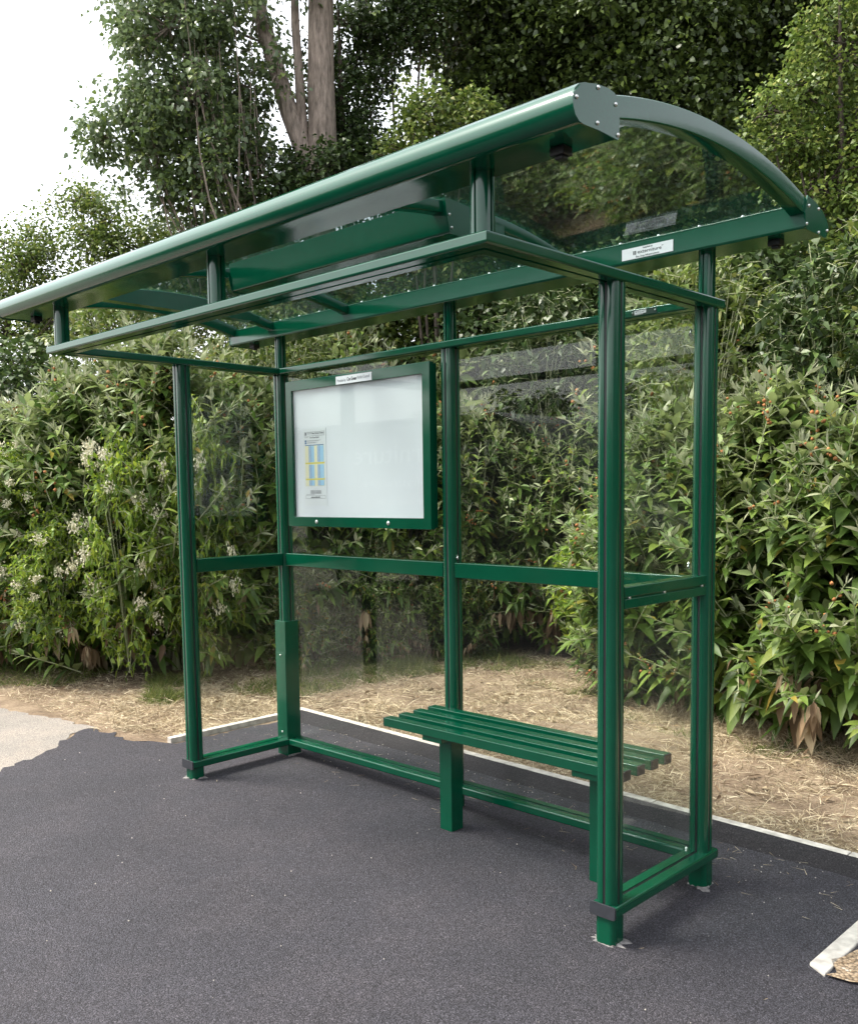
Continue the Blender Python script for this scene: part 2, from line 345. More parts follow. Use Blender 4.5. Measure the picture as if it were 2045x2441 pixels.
# near right: end of another edging with sandy gravel behind
kr = empty('corner_kerb', (3.1, -.3, gz(3.1)), 'short pale concrete kerb end beside sandy gravel at the right edge', 'kerb')
bm = bmesh.new()
def prism_poly(bm, poly, z0, z1):
    lo = [bm.verts.new((x, y, gz(x)+z0)) for x, y in poly]; hi = [bm.verts.new((x, y, gz(x)+z1)) for x, y in poly]
    n = len(poly); bm.faces.new(list(reversed(lo))); bm.faces.new(hi)
    for i in range(n): bm.faces.new((lo[i], lo[(i+1) % n], hi[(i+1) % n], hi[i]))
prism_poly(bm, [(3.103, -.322), (3.168, -.362), (3.172, .45), (3.112, .45)], -.05, .014)
obj('kerb_stone', bm, CONC, kr, bevel=.006)
sheet('gravel_patch', [(3.169, -.361), (3.24, -.352), (3.6, -.34), (5.5, -.25), (5.5, .45), (3.173, .45)], SAND, .014, rag=.012, seed=8)

# ------------------------------------------------------------------ the bus shelter
SH = empty('bus_shelter', (L/2, -D/2, gz(L/2)), 'dark green metal bus shelter with clear glass panels and a curved see-through roof', 'bus shelter')
def clover(r=.0375, groove=.0045, gd=.007, lobe=.024, k=6):
    """square tube of four rounded lobes with a slot down the middle of each face"""
    q = []
    c = r-lobe
    arc = [(c+lobe*math.cos(a), c+lobe*math.sin(a)) for a in [math.radians(-8+106*i/k) for i in range(k+1)]]
    base = [(r-gd, groove*.8)]+[(r-.0018, groove+.0005)]+arc+[(groove+.0005, r-.0018), (groove*.8, r-gd)]
    for s in range(4):
        ca, sa = (1, 0, -1, 0)[s], (0, 1, 0, -1)[s]
        q += [(x*ca-y*sa, x*sa+y*ca) for x, y in base]
    return q
def rsq(r, c, k=4):
    q = []
    for s in range(4):
        a0 = s*math.pi/2; cx = (r-c)*(1 if s in (0, 3) else -1); cy = (r-c)*(1 if s in (0, 1) else -1)
        q += [(cx+c*math.cos(a0+math.pi/2*i/k), cy+c*math.sin(a0+math.pi/2*i/k)) for i in range(k+1)]
    return q
def post(x, y, z0, z1, name='post', prof=None, sleeve=True):
    bm = bmesh.new(); pr = prof or clover()
    loft(bm, [[(x+a, y+b, z) for a, b in pr] for z in (z0, z1)])
    p = obj(name, bm, PAINT, SH, smooth=True)
    if sleeve:
        bm = bmesh.new(); pr2 = [(a*1.0, b*1.0) for a, b in rsq(.0372, .018, 6)]
        loft(bm, [[(x+a, y+b, z) for a, b in pr2] for z in (gz(x)-.05, .10)])
        obj('foot', bm, PAINT, p, smooth=True)
        bm = bmesh.new()
        for sx, sy in ((1, 0), (-1, 0), (0, 1), (0, -1)):          # black gaskets in the slots
            cx, cy = x+sx*.0325, y+sy*.0325
            box(bm, cx-.002-(.002 if sy else 0), cx+.002+(.002 if sy else 0), cy-.002-(.002 if sx else 0), cy+.002+(.002 if sx else 0), z0+.002, z1-.002)
        obj('gasket', bm, BLACK, p)
    return p
XM = L/2
for px, py in ((0, -D), (L, -D), (0, 0), (XM, 0), (L, 0)): post(px, py, .095, HT-HR)
def rail_profile(w=.0972, h=HR, c=.008, slot=None):
    """outline (across, up) of a rail, rounded corners, optional slot on top or bottom"""
    q = []
    hw = w/2
    def corner(cx, cy, a0): return [(cx+c*math.cos(a0+math.pi/2*i/4), cy+c*math.sin(a0+math.pi/2*i/4)) for i in range(5)]
    q += corner(hw-c, h-c, 0)
    if slot == 'top': q += [(.007, h), (.007, h-.008), (-.007, h-.008), (-.007, h)]
    q += corner(-hw+c, h-c, math.pi/2)
    q += corner(-hw+c, c, math.pi)
    if slot == 'bottom': q += [(-.006, 0), (-.006, .009), (.006, .009), (.006, 0)]
    q += corner(hw-c, c, 1.5*math.pi)
    return q
def ring_rail(name, c0, c1, z, prof, parent=SH):
    """one mitred side of a rectangular ring: c = (x, y, outward x, outward y)"""
    bm = bmesh.new()
    loft(bm, [[(c[0]+c[2]*a, c[1]+c[3]*a, z+h) for a, h in prof] for c in (c0, c1)])
    return obj(name, bm, PAINT, parent, smooth=True)
tp = rail_profile(slot='bottom')
yf = -F+.0486
cs = [(0, yf, -1, -1), (L, yf, 1, -1), (L, 0, 1, 1), (0, 0, -1, 1)]
for i in range(4): ring_rail('top_rail', cs[i], cs[(i+1) % 4], HT-HR, tp)
bmg = bmesh.new()                                 # dark seal in the underside slot
box(bmg, .0, L, yf-.005, yf+.005, HT-HR+.006, HT-HR+.0085)
for xx in (0, L): box(bmg, xx-.005, xx+.005, yf+.006, -.006, HT-HR+.006, HT-HR+.0085)
obj('gasket_strip', bmg, BLACK, SH)
# low rails
BZ, BH = .0926, .038
bp_ = rail_profile(h=BH, slot='top')
br = []
def straight_rail(name, a, b, axis, z, prof):
    bm = bmesh.new()
    if axis == 'y': secs = [[(a[0]+u, y, z+h) for u, h in prof] for y in (a[1], b[1])]
    else: secs = [[(x, a[1]+u, z+h) for u, h in prof] for x in (a[0], b[0])]
    loft(bm, secs); return obj(name, bm, PAINT, SH, smooth=True)
for xx in (0, L):
    r_ = straight_rail('bottom_rail', (xx, -.665), (xx, .046), 'y', BZ, bp_)
    bm = bmesh.new(); e = rail_profile(w=.1, h=BH+.006, c=.008)
    loft(bm, [[(xx+u, y, BZ-.003+h) for u, h in e] for y in (-.673, -.6655)])
    obj('end_cap', bm, CAPM, r_, smooth=True)
    bm = bmesh.new(); box(bm, xx-.0065, xx+.0065, -.59, -.036, BZ+BH-.0075, BZ+BH-.004)
    obj('gasket', bm, BLACK, r_)
r_ = straight_rail('bottom_rail', (.049, 0), (L-.049, 0), 'x', BZ, bp_)
bm = bmesh.new(); box(bm, .05, L-.05, -.0065, .0065, BZ+BH-.0075, BZ+BH-.004); obj('gasket', bm, BLACK, r_)
# middle rails
def mid(x0, x1, y0, y1, z0=1.112, z1=1.183):
    bm = bmesh.new(); box(bm, x0, x1, y0, y1, z0, z1); return obj('middle_rail', bm, PAINT, SH, bevel=.004)
mid(.037, XM-.037, -.028, .024); mid(XM+.037, L-.037, -.028, .024)
mid(-.026, .026, -D+.037, -.037)
m_ = mid(L-.024, L+.024, -D+.037, -.037, 1.118, 1.19)
bm = bmesh.new()
for z0, z1 in ((1.118, 1.150), (1.157, 1.19)): box(bm, L+.0245, L+.031, -D+.037, -.036, z0, z1)
obj('cover_strip', bm, PAINT, m_, bevel=.002)
screws(m_, [(L+.026, y, 1.1535) for y in (-.555, -.33, -.06)], (1, 0, 0), .007)
# glass
def pane(x0, x1, y0, y1, z0, z1, name='glass_pane'):
    bm = bmesh.new(); box(bm, x0, x1, y0, y1, z0, z1); return obj(name, bm, GLASS, SH)
for a, b in ((.034, XM-.034), (XM+.034, L-.034)):
    pane(a, b, -.003, .003, BZ+BH-.004, 1.108); pane(a, b, -.003, .003, 1.187, HT-HR+.004)
for xx in (0, L):
    z = 1.194 if xx else 1.187; zz = 1.114 if xx else 1.108
    pane(xx-.003, xx+.003, -D+.034, -.034, BZ+BH-.004, zz); pane(xx-.003, xx+.003, -D+.034, -.034, z, HT-HR+.004)
# small steel glass clips
for p, ax in (((L-.03, -.052, .135), (0, -1, 0)), ((L-.045, -.03, 1.225), (0, -1, 0)), ((XM+.05, -.018, .16), (0, -1, 0)), ((XM+.05, -.018, 1.21), (0, -1, 0)), ((L-.052, -.018, 2.09), (0, -1, 0))):
    bm = bmesh.new(); x, y, z = p
    tube(bm, [(x, y, z-.010), (x, y-.004, z-.004), (x, y, z+.002), (x, y-.004, z+.008)], .0045, 8); obj('glass_clip', bm, STEEL, SH, smooth=True)
# corner cover box on the rear left post
bm = bmesh.new(); box(bm, -.0465, .0465, -.0525, .0405, gz(0)-.04, .80)
cv = obj('post_cover', bm, PAINT, SH, bevel=.002)
bm = bmesh.new(); box(bm, -.0445, .0445, -.0545, -.0515, .149, .62); obj('cover_panel', bm, PAINT, cv, bevel=.0012)
screws(cv, [(0, -.0545, .606), (0, -.0545, .166)], (0, -1, 0), .006)
# stub posts carrying the roof
ell = clover(r=.031, groove=.004, gd=.006, lobe=.024)
for xx in (0.015, XM-.005, L-.005): post(xx, yf, HT-.002, 2.40, 'roof_strut', ell, False)
for xx in (0, XM, L): post(xx, 0, HT-.002, 2.40, 'roof_strut', clover(r=.028, groove=.004, gd=.006, lobe=.021), False)
# gutters: extruded hollow-looking sections
X0, X1 = -.382, L+.382
fg = [(-1.190,2.4690),(-1.190,2.369),(-1.196,2.366),(-1.279,2.368),(-1.340,2.3655),(-1.358,2.368),(-1.371,2.377),(-1.379,2.392),(-1.3815,2.408),(-1.378,2.424),(-1.369,2.439),(-1.354,2.452),(-1.33,2.461),(-1.295,2.467),(-1.245,2.4705)]
rg = [(-.066,2.442),(-.068,2.375),(-.062,2.3665),(.085,2.3655),(.100,2.369),(.112,2.382),(.118,2.400),(.116,2.418),(.103,2.434),(.071,2.449),(.017,2.459),(-.020,2.455),(-.036,2.446)]
def extr_x(name, prof, x0, x1, mat=PAINT, parent=SH, smooth=True):
    bm = bmesh.new(); loft(bm, [[(x, y, z) for y, z in prof] for x in (x0, x1)]); return obj(name, bm, mat, parent, smooth=smooth)
G1 = extr_x('front_gutter', fg, X0, X1); G2 = extr_x('rear_gutter', rg, X0, X1)
fp = [(-1.365,2.4375),(-1.352,2.449),(-1.33,2.458),(-1.29,2.468),(-1.239,2.4725),(-1.2095,2.469),(-1.189,2.42),(-1.190,2.369),(-1.196,2.3625),(-1.279,2.3645),(-1.340,2.362),(-1.359,2.3645),(-1.374,2.375),(-1.3825,2.391),(-1.3855,2.408),(-1.381,2.424)]
rp = [(-.055,2.474),(-.02,2.470),(.017,2.463),(.071,2.446),(.109,2.426),(.125,2.403),(.119,2.383),(.108,2.369),(.098,2.3635),(-.058,2.3635),(-.070,2.372),(-.0705,2.42)]
for xx, s in ((X0, -1), (X1, 1)):
    a, b = (xx-.0045, xx+.0005) if s < 0 else (xx-.0005, xx+.0045)
    e = extr_x('end_plate', fp, a, b, parent=G1)
    screws(e, [(xx+s*.0045, y, z) for y, z in ((-1.283, 2.461), (-1.371, 2.415), (-1.208, 2.443), (-1.286, 2.379), (-1.197, 2.374))], (s, 0, 0), .0055)
    e = extr_x('end_plate', rp, a, b, parent=G2)
    screws(e, [(xx+s*.0045, y, z) for y, z in ((-.045, 2.442), (.035, 2.447), (-.06, 2.381), (.04, 2.371), (.112, 2.390))], (s, 0, 0), .0055)
# flange with the screw heads that clamps the roof sheet
bm = bmesh.new(); box(bm, X0+.03, X1-.03, -.0645, -.040, 2.4425, 2.4485); obj('clamp_strip', bm, PAINT, G2, bevel=.0015)
screws(G2, [(x, -.045, 2.4545) for x in np.arange(X0+.12, X1-.05, .165)], (0, -.5, .86), .006)
# rainwater outlets
for par, y in ((G1, -1.245), (G2, .01)):
    for xx in (X0+.13, X1-.13):
        bm = bmesh.new(); box(bm, xx-.022, xx+.022, y-.02, y+.02, 2.345, 2.367); box(bm, xx-.012, xx+.014, y-.012, y+.012, 2.336, 2.3452); obj('outlet', bm, BLACK, par, bevel=.003)
# curved ribs and roof sheet
YC, ZT, RR = -.632, 2.543, 2.27
def arc(y, dz=0): return ZT-RR+math.sqrt(RR*RR-(y-YC)**2)+dz
def rib(name, x0, x1, y0, y1, top, depth, parent=SH):
    bm = bmesh.new(); n = 28
    secs = []
    for i in range(n+1):
        y = y0+(y1-y0)*i/n; zt = arc(y, top); zb = arc(y, -depth)
        c = .004
        secs.append([(x0, y, zb+c), (x0+c, y, zb), (x1-c, y, zb), (x1, y, zb+c), (x1, y, zt-c), (x1-c, y, zt), (x0+c, y, zt), (x0, y, zt-c)])
    loft(bm, secs); return obj(name, bm, PAINT, parent, smooth=True)
rib('end_rib', X0+.0012, X0+.052, -1.2385, -.056, 0, .058)
rib('end_rib', X1-.052, X1-.0012, -1.2385, -.056, 0, .058)
for xx in (.60, 1.955-.025): rib('roof_rib', xx, xx+.05, -1.205, -.06, -.022, .066)
R1 = rib('roof_rib', -.02, .03, -1.205, -.06, -.022, .066)
bm = bmesh.new()                                            # deep plate hung under the second rib
n = 16; sec = []
for i in range(n+1):
    y = -1.188+(1.03)*i/n; sec.append([(-.026, y, 2.436), (.034, y, 2.436), (.034, y, arc(y, -.03)), (-.026, y, arc(y, -.03))])
loft(bm, sec); obj('deep_plate', bm, PAINT, R1, bevel=0, smooth=True)
bm = bmesh.new(); n = 30; secs = []
for i in range(n+1):
    y = -1.2+(1.15)*i/n; secs.append([(X0+.03, y, arc(y, -.020)), (X1-.03, y, arc(y, -.020)), (X1-.03, y, arc(y, -.016)), (X0+.03, y, arc(y, -.016))])
loft(bm, secs); obj('roof_sheet', bm, ROOFG, SH, smooth=True)
# cross beam between the middle ribs
cb = [(-.80,2.520),(-.784,2.412),(-.776,2.404),(-.64,2.396),(-.632,2.402),(-.632,2.500),(-.66,2.512)]
CB = extr_x('cross_beam', cb, .70, 1.995)
cp = [(-.803,2.475),(-.7865,2.411),(-.777,2.400),(-.50,2.392),(-.49,2.40),(-.49,2.478)]
for xx, s in ((.695, -1), (2.0, 1)):
    e = extr_x('end_plate', cp, xx-.0025, xx+.0025, parent=CB)
    screws(e, [(xx+s*.0025, y, z) for y, z in ((-.787, 2.463), (-.776, 2.421))], (s, 0, 0), .005)
# ---- notice board
NB = empty('notice_board', (.675, -.05, 1.72), None, None); NB.parent = SH; NB.location = Vector((.675, -.05, 1.72))-SH.location
for k in ('category', 'label'):
    if k in NB: del NB[k]
bx0, bx1, bz0, bz1, yb = .137, 1.215, 1.337, 2.113, -.0775
ix0, ix1, iz0, iz1 = .187, 1.165, 1.389, 2.060
bm = bmesh.new()
def frame_ring(bm, o, i, y0, y1):
    (ox0, ox1, oz0, oz1), (a0, a1, b0, b1) = o, i
    O = [(ox0, oz0), (ox1, oz0), (ox1, oz1), (ox0, oz1)]; I = [(a0, b0), (a1, b0), (a1, b1), (a0, b1)]
    vo = [[bm.verts.new((x, y, z)) for x, z in O] for y in (y0, y1)]; vi = [[bm.verts.new((x, y, z)) for x, z in I] for y in (y0, y1)]
    for k in range(4):
        j = (k+1) % 4
        for r, s in (((vo[0][k], vo[0][j], vi[0][j], vi[0][k]), 0), ((vo[1][j], vo[1][k], vi[1][k], vi[1][j]), 0), ((vo[0][j], vo[0][k], vo[1][k], vo[1][j]), 0), ((vi[0][k], vi[0][j], vi[1][j], vi[1][k]), 0)): bm.faces.new(r)
frame_ring(bm, (bx0, bx1, bz0, bz1), (ix0, ix1, iz0, iz1), yb, yb+.030); obj('frame', bm, PAINT, NB, bevel=.002)
bm = bmesh.new(); box(bm, bx0+.004, bx1-.004, yb+.0325, yb+.052, bz0+.006, bz1-.006); obj('back_case', bm, PAINT, NB, bevel=.002)
bm = bmesh.new(); box(bm, ix0-.004, ix1+.004, yb+.016, yb+.0315, iz0-.004, iz1+.004); obj('backing', bm, BOARD, NB)
bm = bmesh.new(); box(bm, ix0+.0005, ix1-.0005, yb+.005, yb+.009, iz0+.0005, iz1-.0005); obj('door_glass', bm, GLASS, NB)
screws(NB, [(.377, yb, 1.363), (.925, yb, 1.363)], (0, -1, 0), .011, 'lock')
bm = bmesh.new(); box(bm, .558, .826, yb-.0022, yb-.0004, 2.062, 2.102); lb = obj('label_plate', bm, PLATE, NB)
# lettering on the plate
yt = yb-.0024
text('lettering', 'Provided by', .020, (.602, yt, 2.080), (1, 0, 0), (0, 0, 1), GREYINK, NB, fit=.066)
text('lettering', 'Cox Green', .024, (.680, yt, 2.082), (1, 0, 0), (0, 0, 1), INK, NB, fit=.070, bold=.0006)
text('lettering', 'Parish Council', .021, (.766, yt, 2.084), (1, 0, 0), (0, 0, 1), GREYINK, NB, fit=.090)
# ---- timetable
px0, px1, pz0, pz1 = .262, .450, 1.448, 1.856
yp = yb+.0150
bm = bmesh.new(); box(bm, px0, px1, yp-.0006, yp+.0008, pz0, pz1); obj('timetable', bm, PAPER, NB)
yq = yp-.0012
def pr(x0, x1, z0, z1, m, name='print', lift=0):
    bm = bmesh.new(); w, h = px1-px0, pz1-pz0
    box(bm, px0+x0*w, px0+x1*w, yq-lift, yq+.0004, pz1-z1*h, pz1-z0*h); return obj(name, bm, m, NB)
W_, H_ = px1-px0, pz1-pz0
bm = bmesh.new(); w, h = W_, H_
def q(x0, x1, z0, z1, lift=0): box(bm, px0+x0*w, px0+x1*w, yq-lift, yq+.0004, pz1-z1*h, pz1-z0*h)
for z in (.045, .095): q(.07, .93, z, z+.003)
for x in (.07, .925): q(x, x+.006, .045, .095)
for z, a, b in ((.055, .18, .40), (.068, .18, .42), (.112, .07, .22)): q(a, b, z, z+.004)
for z, a, b in ((.155, .14, .78), (.162, .14, .70), (.180, .14, .62), (.187, .14, .55)): q(a, b, z, z+.003)
obj('printed_heading', bm, GREYINK, NB); bm = bmesh.new()
for z in (.865, .905): q(.07, .93, z, z+.003)
for x in (.07, .925): q(x, x+.006, .865, .905)
q(.08, .45, .850, .853)
for k in range(8): q(.28, .48, .800+k*.006, .802+k*.006); q(.5, .75, .800+k*.006, .802+k*.006)
obj('printed_footer', bm, GREYINK, NB)
def tp_(s, size, x, z, m=INK, f=None): return text('lettering', s, size, (px0+x*W_, yq-.0002, pz1-z*H_), (1, 0, 0), (0, 0, 1), m, NB, fit=f)
tp_('Bus Service Times', .012, .66, .066, INK, .09); tp_('Cox Green Parish', .011, .5, .120, INK, .075); tp_('www.traveline.info', .011, .5, .888, INK, .075)
pr(.09, .15, .052, .088, GREYINK); pr(.075, .135, .148, .172, NAVY); pr(.075, .135, .176, .20, NAVY)
pr(.08, .90, .212, .222, NAVY); pr(.08, .92, .222, .745, CREAM)
for z0, z1 in ((.226, .435), (.468, .645), (.668, .74)):
    pr(.24, .36, z0, z1, MIDB, lift=.0004); pr(.361, .48, z0, z1, SKYB, lift=.0004); pr(.62, .74, z0, z1, MIDB, lift=.0004); pr(.741, .90, z0, z1, SKYB, lift=.0004)
    bm = bmesh.new(); k = z0+.006
    while k < z1-.004: q(.25, .35, k, k+.003, .0008); k += .0085
    obj('printed_times', bm, PAPER, NB); bm = bmesh.new(); k = z0+.006
    while k < z1-.004: q(.63, .73, k, k+.003, .0008); k += .0085
    obj('printed_times', bm, PAPER, NB)
for z in (.440, .648): pr(.08, .93, z, z+.018, YEL, lift=.0004)
# ---- maker's label on the rear gutter
sx0, sx1, sz0, sz1, ys_ = 2.236, 2.453, 2.381, 2.4225, -.0672
bm = bmesh.new(); box(bm, sx0, sx1, ys_-.0022, ys_-.0008, sz0, sz1); SP = obj('maker_plate', bm, PLATE, G2)
sy = ys_-.0024; mx_ = (sx0+sx1)/2
text('lettering', 'Supplied by', .0085, (mx_+.002, sy, sz1-.0058), (1, 0, 0), (0, 0, 1), INK, SP, fit=.042)
text('lettering', 'externiture', .0185, (mx_+.010, sy, sz0+.0222), (1, 0, 0), (0, 0, 1), INK, SP, fit=.100)
text('lettering', 'TM', .005, (mx_+.0645, sy, sz0+.029), (1, 0, 0), (0, 0, 1), INK, SP)
text('lettering', 'Bus Stop Infrastructure', .0095, (mx_+.002, sy, sz0+.0065), (1, 0, 0), (0, 0, 1), INK, SP, fit=.098)
bm = bmesh.new(); lx, lz = mx_-.060, sz0+.0145
for (a, b, c, d) in ((0, .4, 0, .28), (.5, 1, 0, .28), (0, .4, .36, .64), (.5, 1, .36, .64), (0, .4, .72, 1), (.5, 1, .72, 1)):
    box(bm, lx+a*.0135, lx+b*.0135, sy, sy+.0005, lz+c*.0135, lz+d*.0135)
obj('logo', bm, INK, SP)
# small plate on the back top rail
bm = bmesh.new(); box(bm, 2.268, 2.376, -.0500, -.0488, 2.173, 2.194); BP = obj('back_plate', bm, simple('dark_plate', (.012, .03, .024), .3), SH)
bm = bmesh.new(); box(bm, 2.280, 2.330, -.0508, -.0502, 2.179, 2.190); obj('white_panel', bm, PLATE, BP)
text('lettering', 'METALART', .009, (2.305, -.0510, 2.1845), (1, 0, 0), (0, 0, 1), INK, BP, fit=.044)
bm = bmesh.new(); box(bm, 2.280, 2.318, -.0508, -.0502, 2.1755, 2.1768); obj('white_line', bm, PLATE, BP)
screws(BP, [(2.272, -.0500, 2.1835), (2.370, -.0500, 2.1835)], (0, -1, 0), .0035)

MORT = simple('mortar', (.20, .19, .185), .95, .1, noise=.35, scale=60)
for i, (px_, py_) in enumerate(((0, -D), (L, -D), (0, 0), (L, 0), (XM, 0))):
    rnd = random.Random(40+i); bm = bmesh.new(); n = 40; r0 = .036 if i != 2 else .048
    inn, mid_, out = [], [], []
    for k in range(n):
        a = 2*math.pi*k/n; c_, s_ = math.cos(a), math.sin(a); q_ = 1/max(abs(c_), abs(s_))
        ro = r0*q_*.93+.003+abs(rnd.gauss(0, .011))*(1.7 if math.sin(a*2+i) > .3 else .2)
        inn.append(bm.verts.new((px_+r0*q_*.9*c_, py_+r0*q_*.9*s_, gz(px_)+.010)))
        mid_.append(bm.verts.new((px_+(r0*q_*.9+ro)/2*c_, py_+(r0*q_*.9+ro)/2*s_, gz(px_)+.0085)))
        out.append(bm.verts.new((px_+ro*c_, py_+ro*s_, gz(px_)+.0035)))
    for k in range(n):
        j = (k+1) % n; bm.faces.new((inn[k], inn[j], mid_[j], mid_[k])); bm.faces.new((mid_[k], mid_[j], out[j], out[k]))
    obj('mortar_collar', bm, MORT, SH)
# ------------------------------------------------------------------ bench
BN = empty('bench', (1.85, -.19, gz(1.85)), 'dark green metal bench of four slats inside the bus shelter', 'bench')
for y in (-.36, -.262, -.166, -.068):
    bm = bmesh.new(); box(bm, 1.170, 2.432, y, y+.050, .450, .490); s_ = obj('slat', bm, PAINT, BN, bevel=.003)
    for xx, d_ in ((1.170, -1), (2.432, 1)):
        bm = bmesh.new(); a, b = sorted((xx, xx+d_*.005)); box(bm, a, b, y+.001, y+.049, .451, .489); obj('end_cap', bm, CAPM, s_, bevel=.002)
for xx in (1.429, 2.225):
    bm = bmesh.new(); box(bm, xx, xx+.072, -.268, -.193, gz(xx)-.03, .425); obj('leg', bm, PAINT, BN, bevel=.003)
for xx in (1.405, 2.20):
    bm = bmesh.new(); box(bm, xx, xx+.115, -.350, -.028, .4255, .4495); obj('slat_bearer', bm, PAINT, BN, bevel=.002)

# ------------------------------------------------------------------ foliage machinery
def mesh_tris(name, V, T):
    me = bpy.data.meshes.new(name); V = np.asarray(V, np.float32); T = np.asarray(T, np.int32)
    me.vertices.add(len(V)); me.vertices.foreach_set('co', V.ravel())
    me.loops.add(len(T)*3); me.loops.foreach_set('vertex_index', T.ravel())
    me.polygons.add(len(T)); me.polygons.foreach_set('loop_start', np.arange(0, len(T)*3, 3, dtype=np.int32))
    me.update(calc_edges=True); return me
LANCE = (np.array([(0,0),(.28,-1),(.28,0),(.28,1),(.62,-.78),(.62,0),(.62,.78),(1,0)], float),
         np.array([(0,2,1),(0,3,2),(1,2,5),(1,5,4),(2,3,6),(2,6,5),(4,5,7),(5,6,7)]))
OVATE = (np.array([(0,0),(.3,-1),(.42,0),(.3,1),(.7,-.6),(.7,.6),(1,0)], float),
         np.array([(0,2,1),(0,3,2),(1,2,4),(2,3,5),(2,5,4),(4,5,6)]))
RHOMB = (np.array([(0,0),(.42,-1),(.42,1),(1,0)], float), np.array([(0,2,1),(1,2,3)]))
BLADE = (np.array([(0,-1),(0,1),(.5,-.7),(.5,.7),(1,0)], float), np.array([(0,1,3),(0,3,2),(2,3,4)]))
def unit(a): return a/np.maximum(1e-9, np.linalg.norm(a, axis=-1, keepdims=True))
def leafset(shape, P, A, Nn, Ln, Wd, fold=.25, droop=.3):
    """P base points, A axes, Nn up-sides, Ln lengths, Wd half widths"""
    t, tri = shape; n = len(P); A = unit(A); S_ = unit(np.cross(A, Nn)); Nn = np.cross(S_, A)
    u = t[:, 0][None, :, None]; w = t[:, 1][None, :, None]
    V = P[:, None, :]+A[:, None, :]*u*Ln[:, None, None]+S_[:, None, :]*w*Wd[:, None, None]+Nn[:, None, :]*(np.abs(w)*fold*Wd[:, None, None])
    V[:, :, 2] -= (droop*Ln[:, None]*(t[:, 0][None, :]**2))
    T = tri[None]+np.arange(n)[:, None, None]*len(t)
    return V.reshape(-1, 3), T.reshape(-1, 3)
def join(sets):
    Vs, Ts, o = [], [], 0
    for V, T in sets:
        Vs.append(V); Ts.append(T+o); o += len(V)
    return np.concatenate(Vs), np.concatenate(Ts)
def tubes(segs, n=4):
    """segs: list of (pts, radii) -> one tri mesh"""
    Vs, Ts, o = [], [], 0
    for pts, rad in segs:
        pts = np.asarray(pts, float); m = len(pts)
        d = unit(np.gradient(pts, axis=0)); ref = np.where(np.abs(d[:, 2:3]) < .9, np.array([[0, 0, 1.]]), np.array([[1., 0, 0]]))
        s = unit(np.cross(d, ref)); t = np.cross(d, s); a = np.arange(n)*2*np.pi/n
        R = np.asarray(rad)[:, None, None]
        ring = pts[:, None, :]+R*(s[:, None, :]*np.cos(a)[None, :, None]+t[:, None, :]*np.sin(a)[None, :, None])
        Vs.append(ring.reshape(-1, 3))
        i = np.arange(m-1)[:, None]*n; j = np.arange(n)[None, :]; k = (j+1) % n
        a_, b_, c_, d_ = (i+j), (i+k), (i+n+k), (i+n+j)
        Ts.append(np.concatenate([np.stack([a_, b_, c_], -1).reshape(-1, 3), np.stack([a_, c_, d_], -1).reshape(-1, 3)])+o); o += m*n
    return np.concatenate(Vs), np.concatenate(Ts)
def balls(Cn, r, rng):
    """little faceted balls (octahedron once split)"""
    bm = bmesh.new(); bmesh.ops.create_icosphere(bm, subdivisions=1, radius=1); v = np.array([x.co[:] for x in bm.verts]); f = np.array([[x.index for x in q.verts] for q in bm.faces]); bm.free()
    V = Cn[:, None, :]+v[None]*r[:, None, None]*(1+rng.normal(0, .08, (len(Cn), len(v), 1)))
    T = f[None]+np.arange(len(Cn))[:, None, None]*len(v); return V.reshape(-1, 3), T.reshape(-1, 3)

